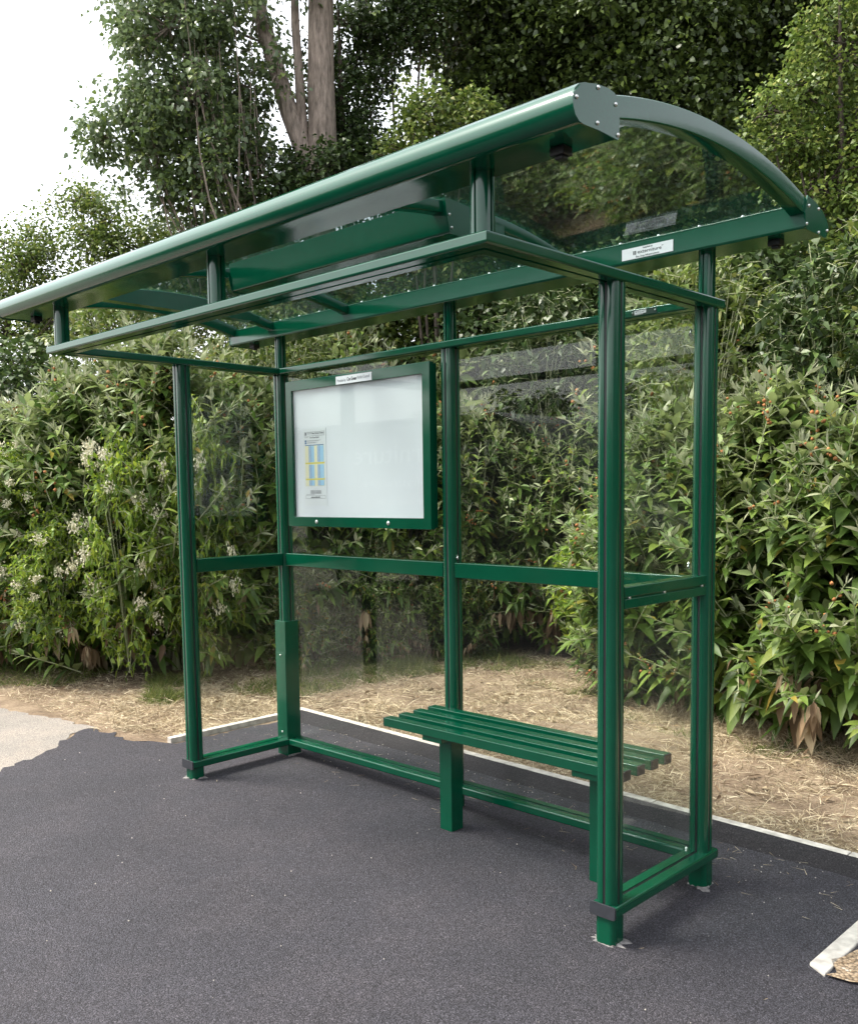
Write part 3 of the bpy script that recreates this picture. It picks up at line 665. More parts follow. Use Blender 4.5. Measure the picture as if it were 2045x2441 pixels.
def lance_shrub_meshes(seed, h=2.4, rx=.85, ry=.75, shoots=340, ll=.155, balls_n=44):
    """shrub with long drooping lance leaves in pairs, silvery shoot tips, orange ball flowers"""
    rng = np.random.RandomState(seed); P, A, Nn, Ln, Wd = [], [], [], [], []; P2, A2, N2, L2, W2 = [], [], [], [], []
    Pd, Ad, Nd, Ld, Wdd = [], [], [], [], []; st = []; fl = []
    lump = rng.normal(0, 1, (7, 3)); ph = rng.uniform(0, 6, 7)
    stems = []
    for k in range(9):
        a = rng.uniform(0, 6.28); r = rng.uniform(.25, .6); zt = rng.uniform(.5, .85)*h
        stems.append(np.array([(rng.normal(0, .06), rng.normal(0, .06), 0), (r*.3*rx*math.cos(a), r*.3*ry*math.sin(a), zt*.45), (r*rx*math.cos(a), r*ry*math.sin(a), zt)])); st.append((stems[-1], [.018, .013, .006]))
    for i in range(shoots):
        th = rng.uniform(0, 6.283); tt = rng.uniform(.03, 1)**.9
        bump = 1+.13*np.sin(lump@np.array([math.cos(th), math.sin(th), tt*2])*2.2+ph).sum()/2.6
        rad = (1-tt**3.2)**.6*(.8+.2*min(1, tt*4))*bump*(.45+.55*rng.rand()**.4); d = np.array([math.cos(th)*(.3+.7*(1-tt**3)), math.sin(th)*(.3+.7*(1-tt**3)), .15+tt**3]); d = unit(d)
        p = np.array([math.cos(th)*rx*rad, math.sin(th)*ry*rad, h*(.02+.93*tt)*(1+.06*(bump-1))+.08])
        low = p[2] < h*.3
        dirn = unit(np.array([d[0], d[1], 0])*(.8 if not low else 1)+np.array([0, 0, .75 if not low else .1+.5*rng.rand()])+rng.normal(0, .3, 3))
        sl = rng.uniform(.3, .6); npair = int(sl/.055); roll = rng.uniform(0, 6.28)
        ref = unit(np.cross(dirn, [.3, .2, .9])); ref2 = np.cross(dirn, ref)
        base = p-dirn*sl*.75
        bend = rng.uniform(.0, .12)
        pts = [base+dirn*sl*q+np.array([0, 0, -bend*q*q*sl]) for q in (0, .35, .7, 1)]
        st.append((pts, [.006, .005, .004, .0025]))
        dead = low and rng.rand() < .09
        big = rng.uniform(.8, 1.2)
        for k in range(npair):
            q = (k+.5)/npair; pp = base+dirn*sl*q+np.array([0, 0, -bend*q*q*sl]); ang = roll+k*1.57+rng.normal(0, .2)
            for sg in (1, -1):
                side = (ref*math.cos(ang)+ref2*math.sin(ang))*sg
                up = .25+q*.9; ax = unit(side+dirn*up+rng.normal(0, .15, 3))
                l = ll*big*(1.15-.55*q)*rng.uniform(.8, 1.2)
                tgt = (Pd, Ad, Nd, Ld, Wdd) if (dead or (low and rng.rand() < .04)) else ((P2, A2, N2, L2, W2) if (q > .85 and tt > .3) else (P, A, Nn, Ln, Wd))
                if tgt[0] is Pd: ax = unit(ax*.5+np.array([0, 0, -1.0]))
                tgt[0].append(pp); tgt[1].append(ax); tgt[2].append(unit(dirn*.5+np.array([0, 0, 1])+rng.normal(0, .25, 3))); tgt[3].append(l); tgt[4].append(l*rng.uniform(.16, .22)*(.75 if q > .8 else 1))
        tip = base+dirn*sl+np.array([0, 0, -bend*sl])
        for k in range(4):
            ax = unit(dirn+rng.normal(0, .22, 3)+np.array([0, 0, .3])); P2.append(tip); A2.append(ax); N2.append(unit(rng.normal(0, 1, 3))); L2.append(rng.uniform(.05, .1)); W2.append(rng.uniform(.004, .008))
        if i < balls_n or rng.rand() < .02:
            for k in range(rng.randint(3, 7)): fl.append(tip-dirn*rng.uniform(0, .12)+rng.normal(0, .022, 3))
    f = lambda a: np.array(a)
    m1 = mesh_tris('foliage', *leafset(LANCE, f(P), f(A), f(Nn), f(Ln), f(Wd), .3, .35))
    m2 = mesh_tris('shoot_tips', *leafset(LANCE, f(P2), f(A2), f(N2), f(L2), f(W2), .35, .12))
    m3 = mesh_tris('withered_leaves', *leafset(LANCE, f(Pd), f(Ad), f(Nd), f(Ld), f(Wdd), .6, .2))
    m4 = mesh_tris('stems', *tubes(st, 5)); fl = f(fl)
    m5 = mesh_tris('flower_balls', *balls(fl, np.full(len(fl), .0115)*rng.uniform(.7, 1.25, len(fl)), rng))
    for me, mt in ((m1, BUD), (m2, SILV), (m3, DRY), (m4, STEM), (m5, ORANGE)): me.materials.append(mt)
    return (('foliage', m1), ('shoot_tips', m2), ('withered_leaves', m3), ('stems', m4), ('flower_balls', m5))
def ovate_shrub_meshes(seed, h=1.7, rx=.6, ry=.5, shoots=260, flowers=26, mat=None, ll=.055):
    rng = np.random.RandomState(seed); P, A, Nn, Ln, Wd = [], [], [], [], []; st = []; fl = []
    for k in range(7):
        a = rng.uniform(0, 6.28); st.append((np.array([(0, 0, 0), (.2*rx*math.cos(a), .2*ry*math.sin(a), h*.4), (.5*rx*math.cos(a), .5*ry*math.sin(a), h*.8)]), [.006, .005, .003]))
    for i in range(shoots):
        d = unit(rng.normal(0, 1, 3)); p = np.array([d[0]*rx, d[1]*ry, h*.5+d[2]*h*.48])*1.0; p = np.array([0, 0, h*.5])+(p-np.array([0, 0, h*.5]))*(.6+.42*rng.rand()**.5)
        p[2] = max(p[2], .1)
        dirn = unit(np.array([d[0], d[1], .2])+rng.normal(0, .5, 3)); sl = rng.uniform(.2, .4); base = p-dirn*sl*.6
        st.append(([base, base+dirn*sl*.5, base+dirn*sl+np.array([0, 0, -.04])], [.003, .0025, .0015]))
        for k in range(int(sl/.022)):
            q = k*.022/sl; ax = unit(dirn*.5+rng.normal(0, .8, 3)); pp = base+dirn*sl*q+np.array([0, 0, -.04*q*q])
            P.append(pp); A.append(ax); Nn.append(unit(rng.normal(0, .5, 3)+np.array([0, 0, 1]))); l = ll*rng.uniform(.8, 1.5); Ln.append(l); Wd.append(l*.27)
        if i < flowers:
            tip = base+dirn*sl
            for k in range(rng.randint(25, 70)): fl.append(tip+rng.normal(0, .036, 3)*np.array([1, 1, .7])+np.array([0, 0, .02]))
    f = lambda a: np.array(a)
    out = []
    m1 = mesh_tris('foliage', *leafset(OVATE, f(P), f(A), f(Nn), f(Ln), f(Wd), .3, .3)); m1.materials.append(mat or LIME); out.append(('foliage', m1))
    m4 = mesh_tris('stems', *tubes(st, 4)); m4.materials.append(STEM); out.append(('stems', m4))
    if fl:
        fl = f(fl); m5 = mesh_tris('blossom', *leafset(RHOMB, np.repeat(fl, 3, 0), rng.normal(0, 1, (len(fl)*3, 3)), rng.normal(0, 1, (len(fl)*3, 3)), np.full(len(fl)*3, .018), np.full(len(fl)*3, .008), .2, 0)); m5.materials.append(CREAMF); out.append(('blossom', m5))
    return out
def put(name, parts, loc, rot, sc, label, cat, group=None):
    o = empty(name, loc, label, cat, group); o.rotation_euler = (0, 0, rot); o.scale = (sc, sc, sc) if not isinstance(sc, tuple) else sc
    for nm, me in parts:
        c = bpy.data.objects.new(nm, me); C.objects.link(c); c.parent = o
        if nm in ('flower_balls', 'blossom'): c['kind'] = 'stuff'
    return o
SHV = [lance_shrub_meshes(1), lance_shrub_meshes(2, 2.3, .8, .8, 360), lance_shrub_meshes(3, 2.5, .85, .75, 380, .14), ]
BIGV = [lance_shrub_meshes(11, 2.15, .85, .75, 300, .17, 40), lance_shrub_meshes(12, 2.25, .85, .8, 300, .165, 36)]
OVV = [ovate_shrub_meshes(21), ovate_shrub_meshes(22, 1.6, .6, .5, 260, 30)]
OVL = [ovate_shrub_meshes(23, 1.5, .5, .4, 170, 0, LIME, .075)]
G_SH = 'lance leaved shrubs of the hedge'
shr = [  # x, y, rot, scale, variant, label
 (-3.95, .10, .3, .95, 0, 'lance-leaved green shrub at the far left end of the hedge'),
 (-3.30, .42, 1.9, 1.08, 1, 'lance-leaved shrub beside the far left end shrub, its foot behind the bare soil'),
 (-2.72, .86, 3.4, 1.14, 2, 'lance-leaved shrub behind the bare soil patch just left of the front left post'),
 (-2.45, 1.55, .9, 1.06, 0, 'lance-leaved shrub seen through the left end glass panel of the shelter'),
 (-2.30, 2.25, 5.2, 1.05, 1, 'lance-leaved shrub seen behind the rear left post'),
 (-1.95, 2.75, 2.5, 1.0, 2, 'lance-leaved shrub directly behind the left half of the notice board'),
 (-1.55, 3.35, .2, .98, 0, 'lance-leaved shrub behind the right half of the notice board'),
 (-.95, 3.75, 4.1, .95, 1, 'lance-leaved shrub seen just right of the middle post through the back glass'),
 (-.30, 3.98, 1.2, 1.0, 2, 'lance-leaved shrub above the dark hollow in the hedge behind the bench'),
 (.45, 3.60, 2.9, 1.0, 0, 'lance-leaved shrub right of the dark hollow, behind the right back glass'),

 (-3.35, 1.95, 2.2, 1.22, 1, 'tall lance-leaved shrub in the second row behind the left end panel'),
 (-2.95, 3.10, .7, 1.25, 2, 'tall lance-leaved shrub in the second row above the left edge of the notice board'),
 (-2.10, 3.85, 3.7, 1.24, 0, 'tall lance-leaved shrub in the second row above the notice board'),
 (-1.30, 4.35, 5.1, 1.38, 1, 'tall lance-leaved shrub in the second row left of the middle post'),
 (-.55, 4.50, 1.6, 1.12, 2, 'tall lance-leaved shrub in the second row high in the right back panel'),
 (.20, 4.35, 2.6, 1.48, 0, 'tall lance-leaved shrub in the second row behind the front right post'),
 (1.10, 3.95, 4.6, 1.12, 1, 'tall lance-leaved shrub in the second row seen through the right end panel'),
]
for x, y, r, s, v, lab in ((-1.88, 1.55, .4, .42, 0, 'low young shrub at the hedge foot right of the rear left post'), (-1.62, 2.20, 2.4, .46, 1, 'low young shrub at the hedge foot under the left half of the notice board'), (-1.25, 2.75, 4.4, .44, 2, 'low young shrub at the hedge foot under the right half of the notice board'), (.62, 2.72, 3.0, .5, 1, 'low young shrub at the hedge foot left of the front right post')):
    put('low_shrub', SHV[v], (x, y, gz(x)-.02), r, s, lab, 'shrub', 'low young shrubs at the foot of the hedge')
for x, y, r, s, v, lab in shr: put('lance_leaved_shrub', SHV[v], (x, y, gz(x)-.02), r, s, lab, 'shrub', G_SH)
big = [
 (.98, 2.80, .4, 1.0, 0, 'large-leaved shrub seen between the front right and rear right posts'),
 (1.64, 2.68, 2.2, 1.0, 1, 'large-leaved shrub directly right of the rear right post with orange flower balls'),
 (2.28, 2.55, 4.4, .98, 0, 'large-leaved shrub at the right edge, in front of the yellow-green thorn bush'),
 (3.0, 2.8, 5.4, 1.1, 1, 'large-leaved shrub at the extreme right border of the picture'),
 (3.8, 3.1, 1.4, 1.1, 0, 'large-leaved shrub added just outside the picture to be reflected, nearest to its right border'),  # from here on: unseen hedge continuation, added to darken reflections in paint and glass
 (4.8, 3.3, 3.4, 1.15, 1, 'large-leaved shrub added outside the picture to be reflected, second from its right border'),
 (5.9, 3.5, 5.0, 1.15, 0, 'large-leaved shrub added outside the picture to be reflected, third from its right border'),
 (7.1, 3.7, .4, 1.2, 1, 'large-leaved shrub added outside the picture to be reflected, farthest from its right border'),
]
for x, y, r, s, v, lab in big: put('large_leaved_shrub', BIGV[v], (x, y, gz(x)-.02), r, s, lab, 'shrub', 'large leaved shrubs right of the shelter')
ov = [
 (-3.55, -.42, 1.0, (.75, .75, 1.0), 0, .1, 'lime-green climber with small cream flowers at the left picture edge'),
 (-3.25, -.10, 3.0, (.55, .5, .6), 1, .95, 'cream-flowered climber high on the hedge near the left picture edge'),
 (-2.32, .26, 2.0, (.6, .6, 1.15), 1, .1, 'lime-green climber with big cream flower clusters over the hedge left of the front left post'),
 (-2.02, .72, 4.0, (.55, .55, 1.2), 0, .1, 'lime-green climber with cream flowers seen just behind the front left post'),
 (-2.80, -.06, 5.0, (.6, .5, .7), 1, .25, 'low cream-flowered lime-green climber in the middle of the left hedge'),
]
for x, y, r, s, v, z, lab in ov: put('flowering_climber', OVV[v], (x, y, gz(x)+z), r, s, lab, 'climbing plant', 'cream flowering climbers on the left hedge')
for x, y, r, s, lab in ((.10, 3.05, .5, (.8, .8, .78), 'light lime-green leafy bush behind the right back glass, near the front right post'), (-1.9, 2.55, 2.5, (.7, .7, 1.2), 'lime-green leafy bush glimpsed below the notice board')):
    put('lime_bush', OVL[0], (x, y, gz(x)+.15), r, s, lab, 'bush')

OVH = [ovate_shrub_meshes(24, 1.5, .6, .5, 300, 0, HAWL, .045), ovate_shrub_meshes(25, 1.5, .6, .5, 300, 0, IVYL, .06)]
for x, y, z, r, s, v, lab in ((-1.0, 3.75, 1.9, .3, 1.0, 1, 'dark small-leaved climber on the hedge top right of the notice board'), (.75, 3.55, 1.75, 1.3, 1.1, 0, 'yellow-green small-leaved climber on the hedge top above the right end panel'),
    (1.75, 3.35, 1.75, 2.3, .95, 1, 'dark small-leaved climber on the hedge top right of the rear right post'), (2.35, 3.5, 1.9, 3.3, 1.2, 0, 'yellow-green small-leaved climber on the hedge top at the right edge'),
    (-.1, 3.85, 1.2, 4.3, .9, 1, 'dark small-leaved climber in the middle of the right back panel'), (-3.6, .9, 2.0, 5.3, 1.0, 0, 'yellow-green small-leaved climber on the hedge top near the left edge'), (-2.6, 1.9, 1.9, .9, .9, 0, 'yellow-green small-leaved climber on the hedge top behind the left end panel')):
    put('small_leaved_climber', OVH[v], (x, y, gz(x)+z), r, s, lab, 'climbing plant', 'small leaved climbers along the hedge top')
bm = bmesh.new(); tube(bm, [(-1.72, 3.02, .99), (-1.30, 3.32, .94), (-.95, 3.57, .87), (-.70, 3.75, .83)], [.024, .028, .028, .022], 10)
pl = obj('mossy_pole', bm, simple('yellow_moss', (.22, .21, .03), .95, .1, noise=.5, scale=40), smooth=True); tag(pl, 'mossy yellow-green pole lying in the hedge behind the right back panel', 'pole')
# ---- trees and tall bushes: crowns built on clusters, each with trunk and limbs
def crown(blobs, clumps_per, leaves_per, cl_r, ll, lw, rng, shape=RHOMB, droop=.2, hang=.0):
    """clumps of leaves scattered through the shells of the blobs; returns leaf arrays and clump centres"""
    cen = []; P, A, Nn = [], [], []
    for bx, by, bz, br in blobs:
        n = max(3, int(clumps_per*br*br))
        d = unit(rng.normal(0, 1, (n, 3))); rr = br*(.35+.65*rng.rand(n, 1)**.45)*(1+.12*np.sin(d[:, :1]*7+bx)+.07*np.clip(rng.normal(0, 1, (n, 1)), -1.8, 1.5))
        c = np.array([bx, by, bz])+d*rr; cen.append(c)
    cen = np.concatenate(cen)
    for c in cen:
        n = rng.randint(int(leaves_per*.5), int(leaves_per*1.5)); r = cl_r*rng.uniform(.6, 1.3)
        off = np.clip(rng.normal(0, 1, (n, 3)), -1.7, 1.7)*r*np.array([1, 1, .75]); P.append(c+off)
        A.append(unit(off+rng.normal(0, r*.8, (n, 3))+np.array([0, 0, -hang*r*2]))); Nn.append(rng.normal(0, .6, (n, 3))+np.array([0, 0, 1]))
    P, A, Nn = np.concatenate(P), np.concatenate(A), np.concatenate(Nn); n = len(P)
    l = ll*rng.uniform(.65, 1.3, n)
    return leafset(shape, P, A, Nn, l, l*lw, .3, droop), cen
def tree(name, blobs, base, mat, label, cat, seed, clumps=55, leaves=40, cl_r=.11, ll=.06, lw=.36, trunk_r=.09, bark=None, shape=RHOMB, group=None, limbs=True, hang=0, extra=None, twig=.85):
    rng = np.random.RandomState(seed); bark = bark or DBARK
    (V, T), cen = crown(blobs, clumps, leaves, cl_r, ll, lw, rng, shape, hang=hang)
    b = np.array(base); root = empty(name, base, label, cat, group)
    me = mesh_tris('crown', V-b, T); me.materials.append(mat); c = bpy.data.objects.new('crown', me); C.objects.link(c); c.parent = root
    segs = []
    if limbs:
        top = max(q[2] for q in blobs); ctr = np.mean([q[:2] for q in blobs], 0)
        sp = np.array([b, [b[0]+(ctr[0]-b[0])*.3+rng.normal(0, .05), b[1]+(ctr[1]-b[1])*.3+rng.normal(0, .05), b[2]+(top-b[2])*.35], [ctr[0], ctr[1], b[2]+(top-b[2])*.75], [ctr[0]+rng.normal(0, .1), ctr[1]+rng.normal(0, .1), top]])
        segs.append((sp, [trunk_r, trunk_r*.8, trunk_r*.45, trunk_r*.12]))
        for bx, by, bz, br in blobs:
            t = rng.uniform(.15, .5); s = sp[0]+(sp[2]-sp[0])*t; e = np.array([bx, by, bz]); m = (s+e)/2+np.array([rng.normal(0, .12), rng.normal(0, .12), .1])
            segs.append((np.array([s, m, e]), [trunk_r*.45, trunk_r*.28, trunk_r*.1]))
    bl = np.array([q[:3] for q in blobs])
    for q in cen:
        if rng.rand() < twig:
            s = bl[np.argmin(((bl-q)**2).sum(1))]; m = (s+q)/2+rng.normal(0, .05, 3); segs.append((np.array([s, m, q]), [.011, .007, .003]))
    if extra: segs += extra
    V, T = tubes([(np.array(p)-b, r) for p, r in segs], 7)
    me = mesh_tris('trunk', V, T); me.materials.append(bark); me.polygons.foreach_set('use_smooth', [True]*len(me.polygons))
    c = bpy.data.objects.new('trunk', me); C.objects.link(c); c.parent = root
    return root
poplar=[(-4.45,2.35,5.6,.5),(-4.6,2.2,6.3,.45),(-4.25,2.5,5.0,.4),(-3.95,3.05,5.9,.22),(-3.7,3.3,6.9,.2),(-4.1,2.95,5.0,.25),(-4.98,2.41,6.65,0.55),(-4.59,2.79,6.69,0.50),(-4.76,2.56,6.11,0.60),(-5.18,2.08,5.50,0.45),(-4.76,2.49,5.45,0.70),(-4.40,2.82,5.30,0.40),(-4.99,2.21,5.00,0.45),(-4.63,2.53,4.77,0.55),(-4.38,2.91,5.88,0.35),(-4.42,2.70,4.55,0.35),(-4.25,3.08,6.33,0.30),(-5.17,2.31,7.33,0.60),(-4.54,2.94,7.45,0.60),(-5.27,2.13,6.61,0.20),(-5.40,1.85,5.32,0.25),(-3.55,3.84,7.03,0.40)]
ivy=[(-3.72,3.22,4.70,.36),(-3.50,3.45,4.85,.36),(-3.95,3.05,4.5,.3),(-4.15,3.97,5.90,0.42),(-3.99,4.07,5.47,0.50),(-4.25,3.78,5.09,0.45),(-3.86,4.28,6.17,0.30),(-4.45,3.57,5.00,0.35),(-3.98,4.22,6.70,0.35),(-3.72,4.49,6.83,0.45),(-3.45,4.77,6.97,0.50),(-3.73,4.27,5.09,0.50),(-4.20,3.96,6.32,0.30)]
bright=[(-2.60,3.99,5.25,0.36),(-2.71,3.91,5.47,0.26),(-2.36,4.23,5.29,0.30),(-2.74,3.81,4.91,0.35)]
darkA=[(-3.23,5.52,6.82,0.80),(-2.67,6.08,6.96,0.90),(-3.01,5.64,5.99,0.70),(-2.37,6.25,5.97,0.80),(-3.22,5.34,5.16,0.70),(-2.54,5.98,5.05,0.80),(-2.78,5.65,4.22,0.80),(-3.42,5.04,4.33,0.60),(-3.09,5.76,7.70,0.80)]
darkB=[(-1.71,6.28,6.70,0.90),(-1.24,6.74,6.83,0.80),(-1.50,6.38,5.81,0.80),(-1.69,6.09,4.92,0.80),(-1.02,6.75,5.00,0.70),(-1.38,6.29,4.07,0.80),(-0.90,6.75,4.06,0.70),(-1.71,5.87,3.24,0.80),(-1.06,6.49,3.13,0.70),(-1.75,6.33,7.50,0.90)]
darkC=[(-0.86,7.83,6.93,0.90),(-0.30,8.38,7.02,0.90),(-0.67,7.90,5.99,0.60),(-0.14,8.42,6.08,0.80),(-0.73,7.73,5.01,0.70),(-0.17,8.28,5.10,0.80),(-0.53,7.78,3.78,0.60),(0.00,8.30,3.87,0.70),(-0.20,7.99,2.89,0.70),(-0.80,7.99,7.81,0.90)]
hawR=[(1.20,4.84,5.01,0.42),(1.30,4.86,4.33,0.45),(1.14,4.66,3.92,0.40),(1.37,4.83,3.55,0.45),(0.94,4.51,4.33,0.25),(1.26,4.68,3.11,0.35),(1.39,4.74,2.56,0.38),(0.78,4.38,4.57,0.18),(1.22,4.55,2.36,0.28),(0.94,4.56,4.74,0.20),(1.5,4.9,5.5,.4),(1.9,5.0,4.2,.6)]
hawL=[(-6.96,1.61,4.20,0.55),(-6.38,2.22,4.63,0.50),(-5.96,2.59,4.32,0.55),(-6.65,1.85,3.70,0.60),(-5.63,2.93,4.46,0.38),(-6.19,2.29,3.74,0.60),(-5.69,2.77,3.68,0.50),(-6.54,2.11,4.97,0.25)]
hawF=[(-7.06,1.41,3.41,0.60),(-6.89,1.51,2.77,0.50),(-7.5,1.0,3.7,.6),(-7.3,1.0,2.4,.6),(-6.5,1.7,2.2,.6)]
hawM=[(-3.92,3.35,3.60,0.60),(-3.27,3.99,3.67,0.70),(-2.77,4.46,3.48,0.70),(-3.50,3.69,3.00,0.70),(-4.24,3.09,3.96,0.55),(-4.48,2.81,3.51,0.60),(-4.70,2.65,3.93,0.45),(-3.00,4.16,2.85,0.70),(-4.06,3.15,3.01,0.60)]
hedL=[(-4.6,1.2,1.2,.75),(-3.8,1.9,1.2,.8),(-3.7,2.8,1.3,.8),(-3.1,3.9,1.3,.8),(-2.3,4.6,1.3,.8),(-4.3,1.6,2.3,.6),(-3.6,2.6,2.5,.6),(-2.8,4.2,2.5,.7),(-5.3,.8,1.4,.8),(-5.4,.9,2.5,.6)]
hedE=[(-2.6,7.2,3,1.2),(-1.2,8.0,3,1.2),(0.3,8.8,2.5,1.2),(1.8,7.5,2.2,1.2),(-2.6,7.4,5,1.2),(-1.4,8.2,5.2,1.2),(-.2,9.2,4.6,1.2),(1.2,8.8,3.8,1.1),(-2.2,7.6,7,1.2),(-1.0,8.6,7.2,1.2),(-3.4,6.6,7.4,1.1),(-3.6,6.6,5.4,1.0)]
hedD=[(-2.4,4.3,2.9,.6),(-1.7,4.7,3.1,.6),(-.9,4.9,3.2,.6),(-.1,4.9,3.1,.6),(.7,4.5,3.0,.6),(-2.0,4.4,2.0,.6),(1.9,4.3,2.5,.6),(1.3,4.4,3.0,.5),(-1.9,4.9,1.2,.8),(-1.3,5.1,1.4,.8),(-.6,5.2,1.3,.8),(.1,5.1,1.4,.8),(.7,4.9,1.3,.8),(1.4,4.6,1.3,.8),(-1.6,5.1,2.5,.7),(-.8,5.2,2.6,.7),(0,5.2,2.6,.7),(.8,5.0,2.5,.7),(2.1,4.4,1.3,.7)]
ex = [(np.array([(-3.62,3.13,0),(-3.66,3.2,2.2),(-3.71,3.46,5.11),(-3.77,3.5,5.87),(-3.81,3.56,6.77),(-3.84,3.61,8.2)]), [.24,.20,.155,.145,.135,.11]),
      (np.array([(-3.72,3.36,4.9),(-3.86,3.32,5.16),(-3.99,3.24,5.56),(-4.10,3.18,6.0),(-4.25,3.09,6.60),(-4.40,3.05,7.31)]), [.115,.105,.10,.092,.085,.075]),
      (np.array([(-3.86,3.32,5.2),(-3.93,3.34,5.88),(-3.99,3.35,6.5),(-4.04,3.39,7.22)]), [.06,.05,.045,.04]),
      (np.array([(-3.78,3.42,5.3),(-3.83,3.4,5.9),(-3.80,3.45,6.6)]), [.022,.018,.01])]
rngp = np.random.RandomState(5)
for k in range(38):                                  # fan of upright water shoots
    a = rngp.uniform(-.62, .1); z0 = rngp.uniform(3.6, 4.4); x0 = -4.35+rngp.normal(0, .2); y0 = 2.75+rngp.normal(0, .2)-.15; l = rngp.uniform(1.0, 2.5)
    dx, dy = a*.72, a*.70
    ex.append((np.array([(x0, y0, z0), (x0+dx*.35*l, y0+dy*.35*l, z0+.38*l), (x0+dx*.5*l, y0+dy*.5*l, z0+.72*l), (x0+dx*.55*l, y0+dy*.55*l, z0+l)]), [.011, .009, .006, .003]))
tree('poplar_tree', poplar, (-3.62, 3.13, gz(-3.6)), POPL, 'tall poplar with a forked grey trunk and a leafy crown against white sky', 'tree', 31, 95, 66, .12, .057, .42, limbs=False, bark=BARK, shape=OVATE, hang=.3, extra=ex)
tree('ivy_clad_tree', ivy, (-3.49, 4.0, gz(-3.5)), IVYL, 'small dark ivy-clad tree right behind the poplar trunk', 'tree', 32, 210, 75, .11, .047, .45, .08)
tree('bright_bush', bright, (-2.39, 3.76, gz(-2.4)), HAWL, 'bright yellow-green bush top showing above the middle of the shelter roof', 'bush', 33, 220, 60, .09, .05, .4, .05)
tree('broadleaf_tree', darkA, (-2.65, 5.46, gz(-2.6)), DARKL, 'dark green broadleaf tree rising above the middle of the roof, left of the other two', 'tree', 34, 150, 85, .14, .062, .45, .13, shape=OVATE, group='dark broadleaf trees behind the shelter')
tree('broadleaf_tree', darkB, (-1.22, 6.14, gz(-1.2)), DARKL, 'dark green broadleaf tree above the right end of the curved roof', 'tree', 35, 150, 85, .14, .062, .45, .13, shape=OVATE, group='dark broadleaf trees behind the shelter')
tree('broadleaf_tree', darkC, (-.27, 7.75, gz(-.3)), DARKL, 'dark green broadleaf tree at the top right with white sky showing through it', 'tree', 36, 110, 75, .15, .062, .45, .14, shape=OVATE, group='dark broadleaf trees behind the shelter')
tree('thorn_bush', hawR, (1.32, 4.54, gz(1.3)), HAWL, 'tall yellow-green thorn bush at the right edge beside the roof end', 'bush', 37, 300, 60, .09, .04, .42, .06)
tree('thorn_bush', hawL, (-6.26, 1.97, gz(-6)), HAWL, 'yellow-green thorn bush below the poplar crown at the far left', 'bush', 38, 220, 70, .1, .04, .42, .045)
tree('thorn_bush', hawF, (-7.1, 1.2, gz(-6)), HAWL, 'thorn bush at the extreme left edge with thin twigs against the sky', 'bush', 39, 150, 65, .1, .04, .42, .045)
tree('thorn_bush', hawM, (-3.49, 3.53, gz(-3.5)), HAWL, 'yellow-green thorn bush showing between the roof and the notice board', 'bush', 40, 190, 60, .1, .05, .42, .07)
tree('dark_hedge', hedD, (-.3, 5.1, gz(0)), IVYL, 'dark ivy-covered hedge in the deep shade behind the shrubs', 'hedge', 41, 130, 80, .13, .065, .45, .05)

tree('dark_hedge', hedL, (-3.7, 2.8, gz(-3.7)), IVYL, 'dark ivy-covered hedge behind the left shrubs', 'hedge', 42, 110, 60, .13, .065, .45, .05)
tree('broadleaf_tree', hedE, (-1.0, 8.2, gz(-1)), DARKL, 'farthest dark broadleaf tree, seen only through gaps between the nearer crowns', 'tree', 43, 60, 55, .17, .09, .45, .12)

# ---- out of view: trees added for paint and glass to reflect, and a parked van
ot = [(0,0,1.6,1.3),(.8,.3,2.4,1.3),(-.8,-.2,2.6,1.3),(.2,.4,3.8,1.5),(-.6,-.4,4.6,1.3),(.7,-.2,5.0,1.2),(0,0,6.0,1.1)]
T0 = tree('reflection_tree', ot, (0, 0, 0), DARKL, 'dark leafy tree added outside the picture to be reflected, to its right or behind the photographer', 'tree', 61, 26, 40, .2, .16, .5, .15)
spots = [(3.6, 6.6), (6.0, 6.8), (8.6, 6.6), (11, 6.4), (-18, -15), (-14, -15.5), (-10, -15), (-6.3, -16), (-2.6, -15), (1.2, -15.6), (5, -15), (9, -15.5), (12.5, -12), (13, -8), (13.5, -4), (13, -.2), (13.6, 3.6)]
for i, (x, y) in enumerate(spots):
    if i == 0: o = T0
    else:
        o = T0.copy(); C.objects.link(o)
        for ch in T0.children:
            c = ch.copy(); C.objects.link(c); c.parent = o
    o.location = (x, y, gz(x)); o.rotation_euler = (0, 0, i*1.7); o.scale = (1, 1, (.48+.03*(i % 4)) if 4 <= i < 12 else .70+.03*(i % 3)); o['group'] = 'trees added for reflections, outside the picture around the photographer'
VAN = empty('parked_van', (-4, -6.4, gz(-4)), 'dark grey van with white lettering parked behind the photographer', 'van')
VM = simple('dark_van_paint', (.012, .016, .018), .2); WHT = simple('white_vinyl', (.8, .8, .8), .5); TYRE = simple('tyre_rubber', (.015, .015, .015), .8); GLS = simple('van_window', (.02, .025, .03), .05, .8)
g0 = gz(-4)
side = [(-1.45, .35), (-1.35, .95), (-1.75, 1.25), (-2.35, 1.95), (-2.75, 2.25), (-3.1, 2.38), (-6.6, 2.38), (-6.7, 2.2), (-6.72, .45), (-6.6, .35)]
bm = bmesh.new(); loft(bm, [[(x, y, g0+z) for x, z in side] for y in (-7.4, -5.5)]); obj('body', bm, VM, VAN, bevel=.04)
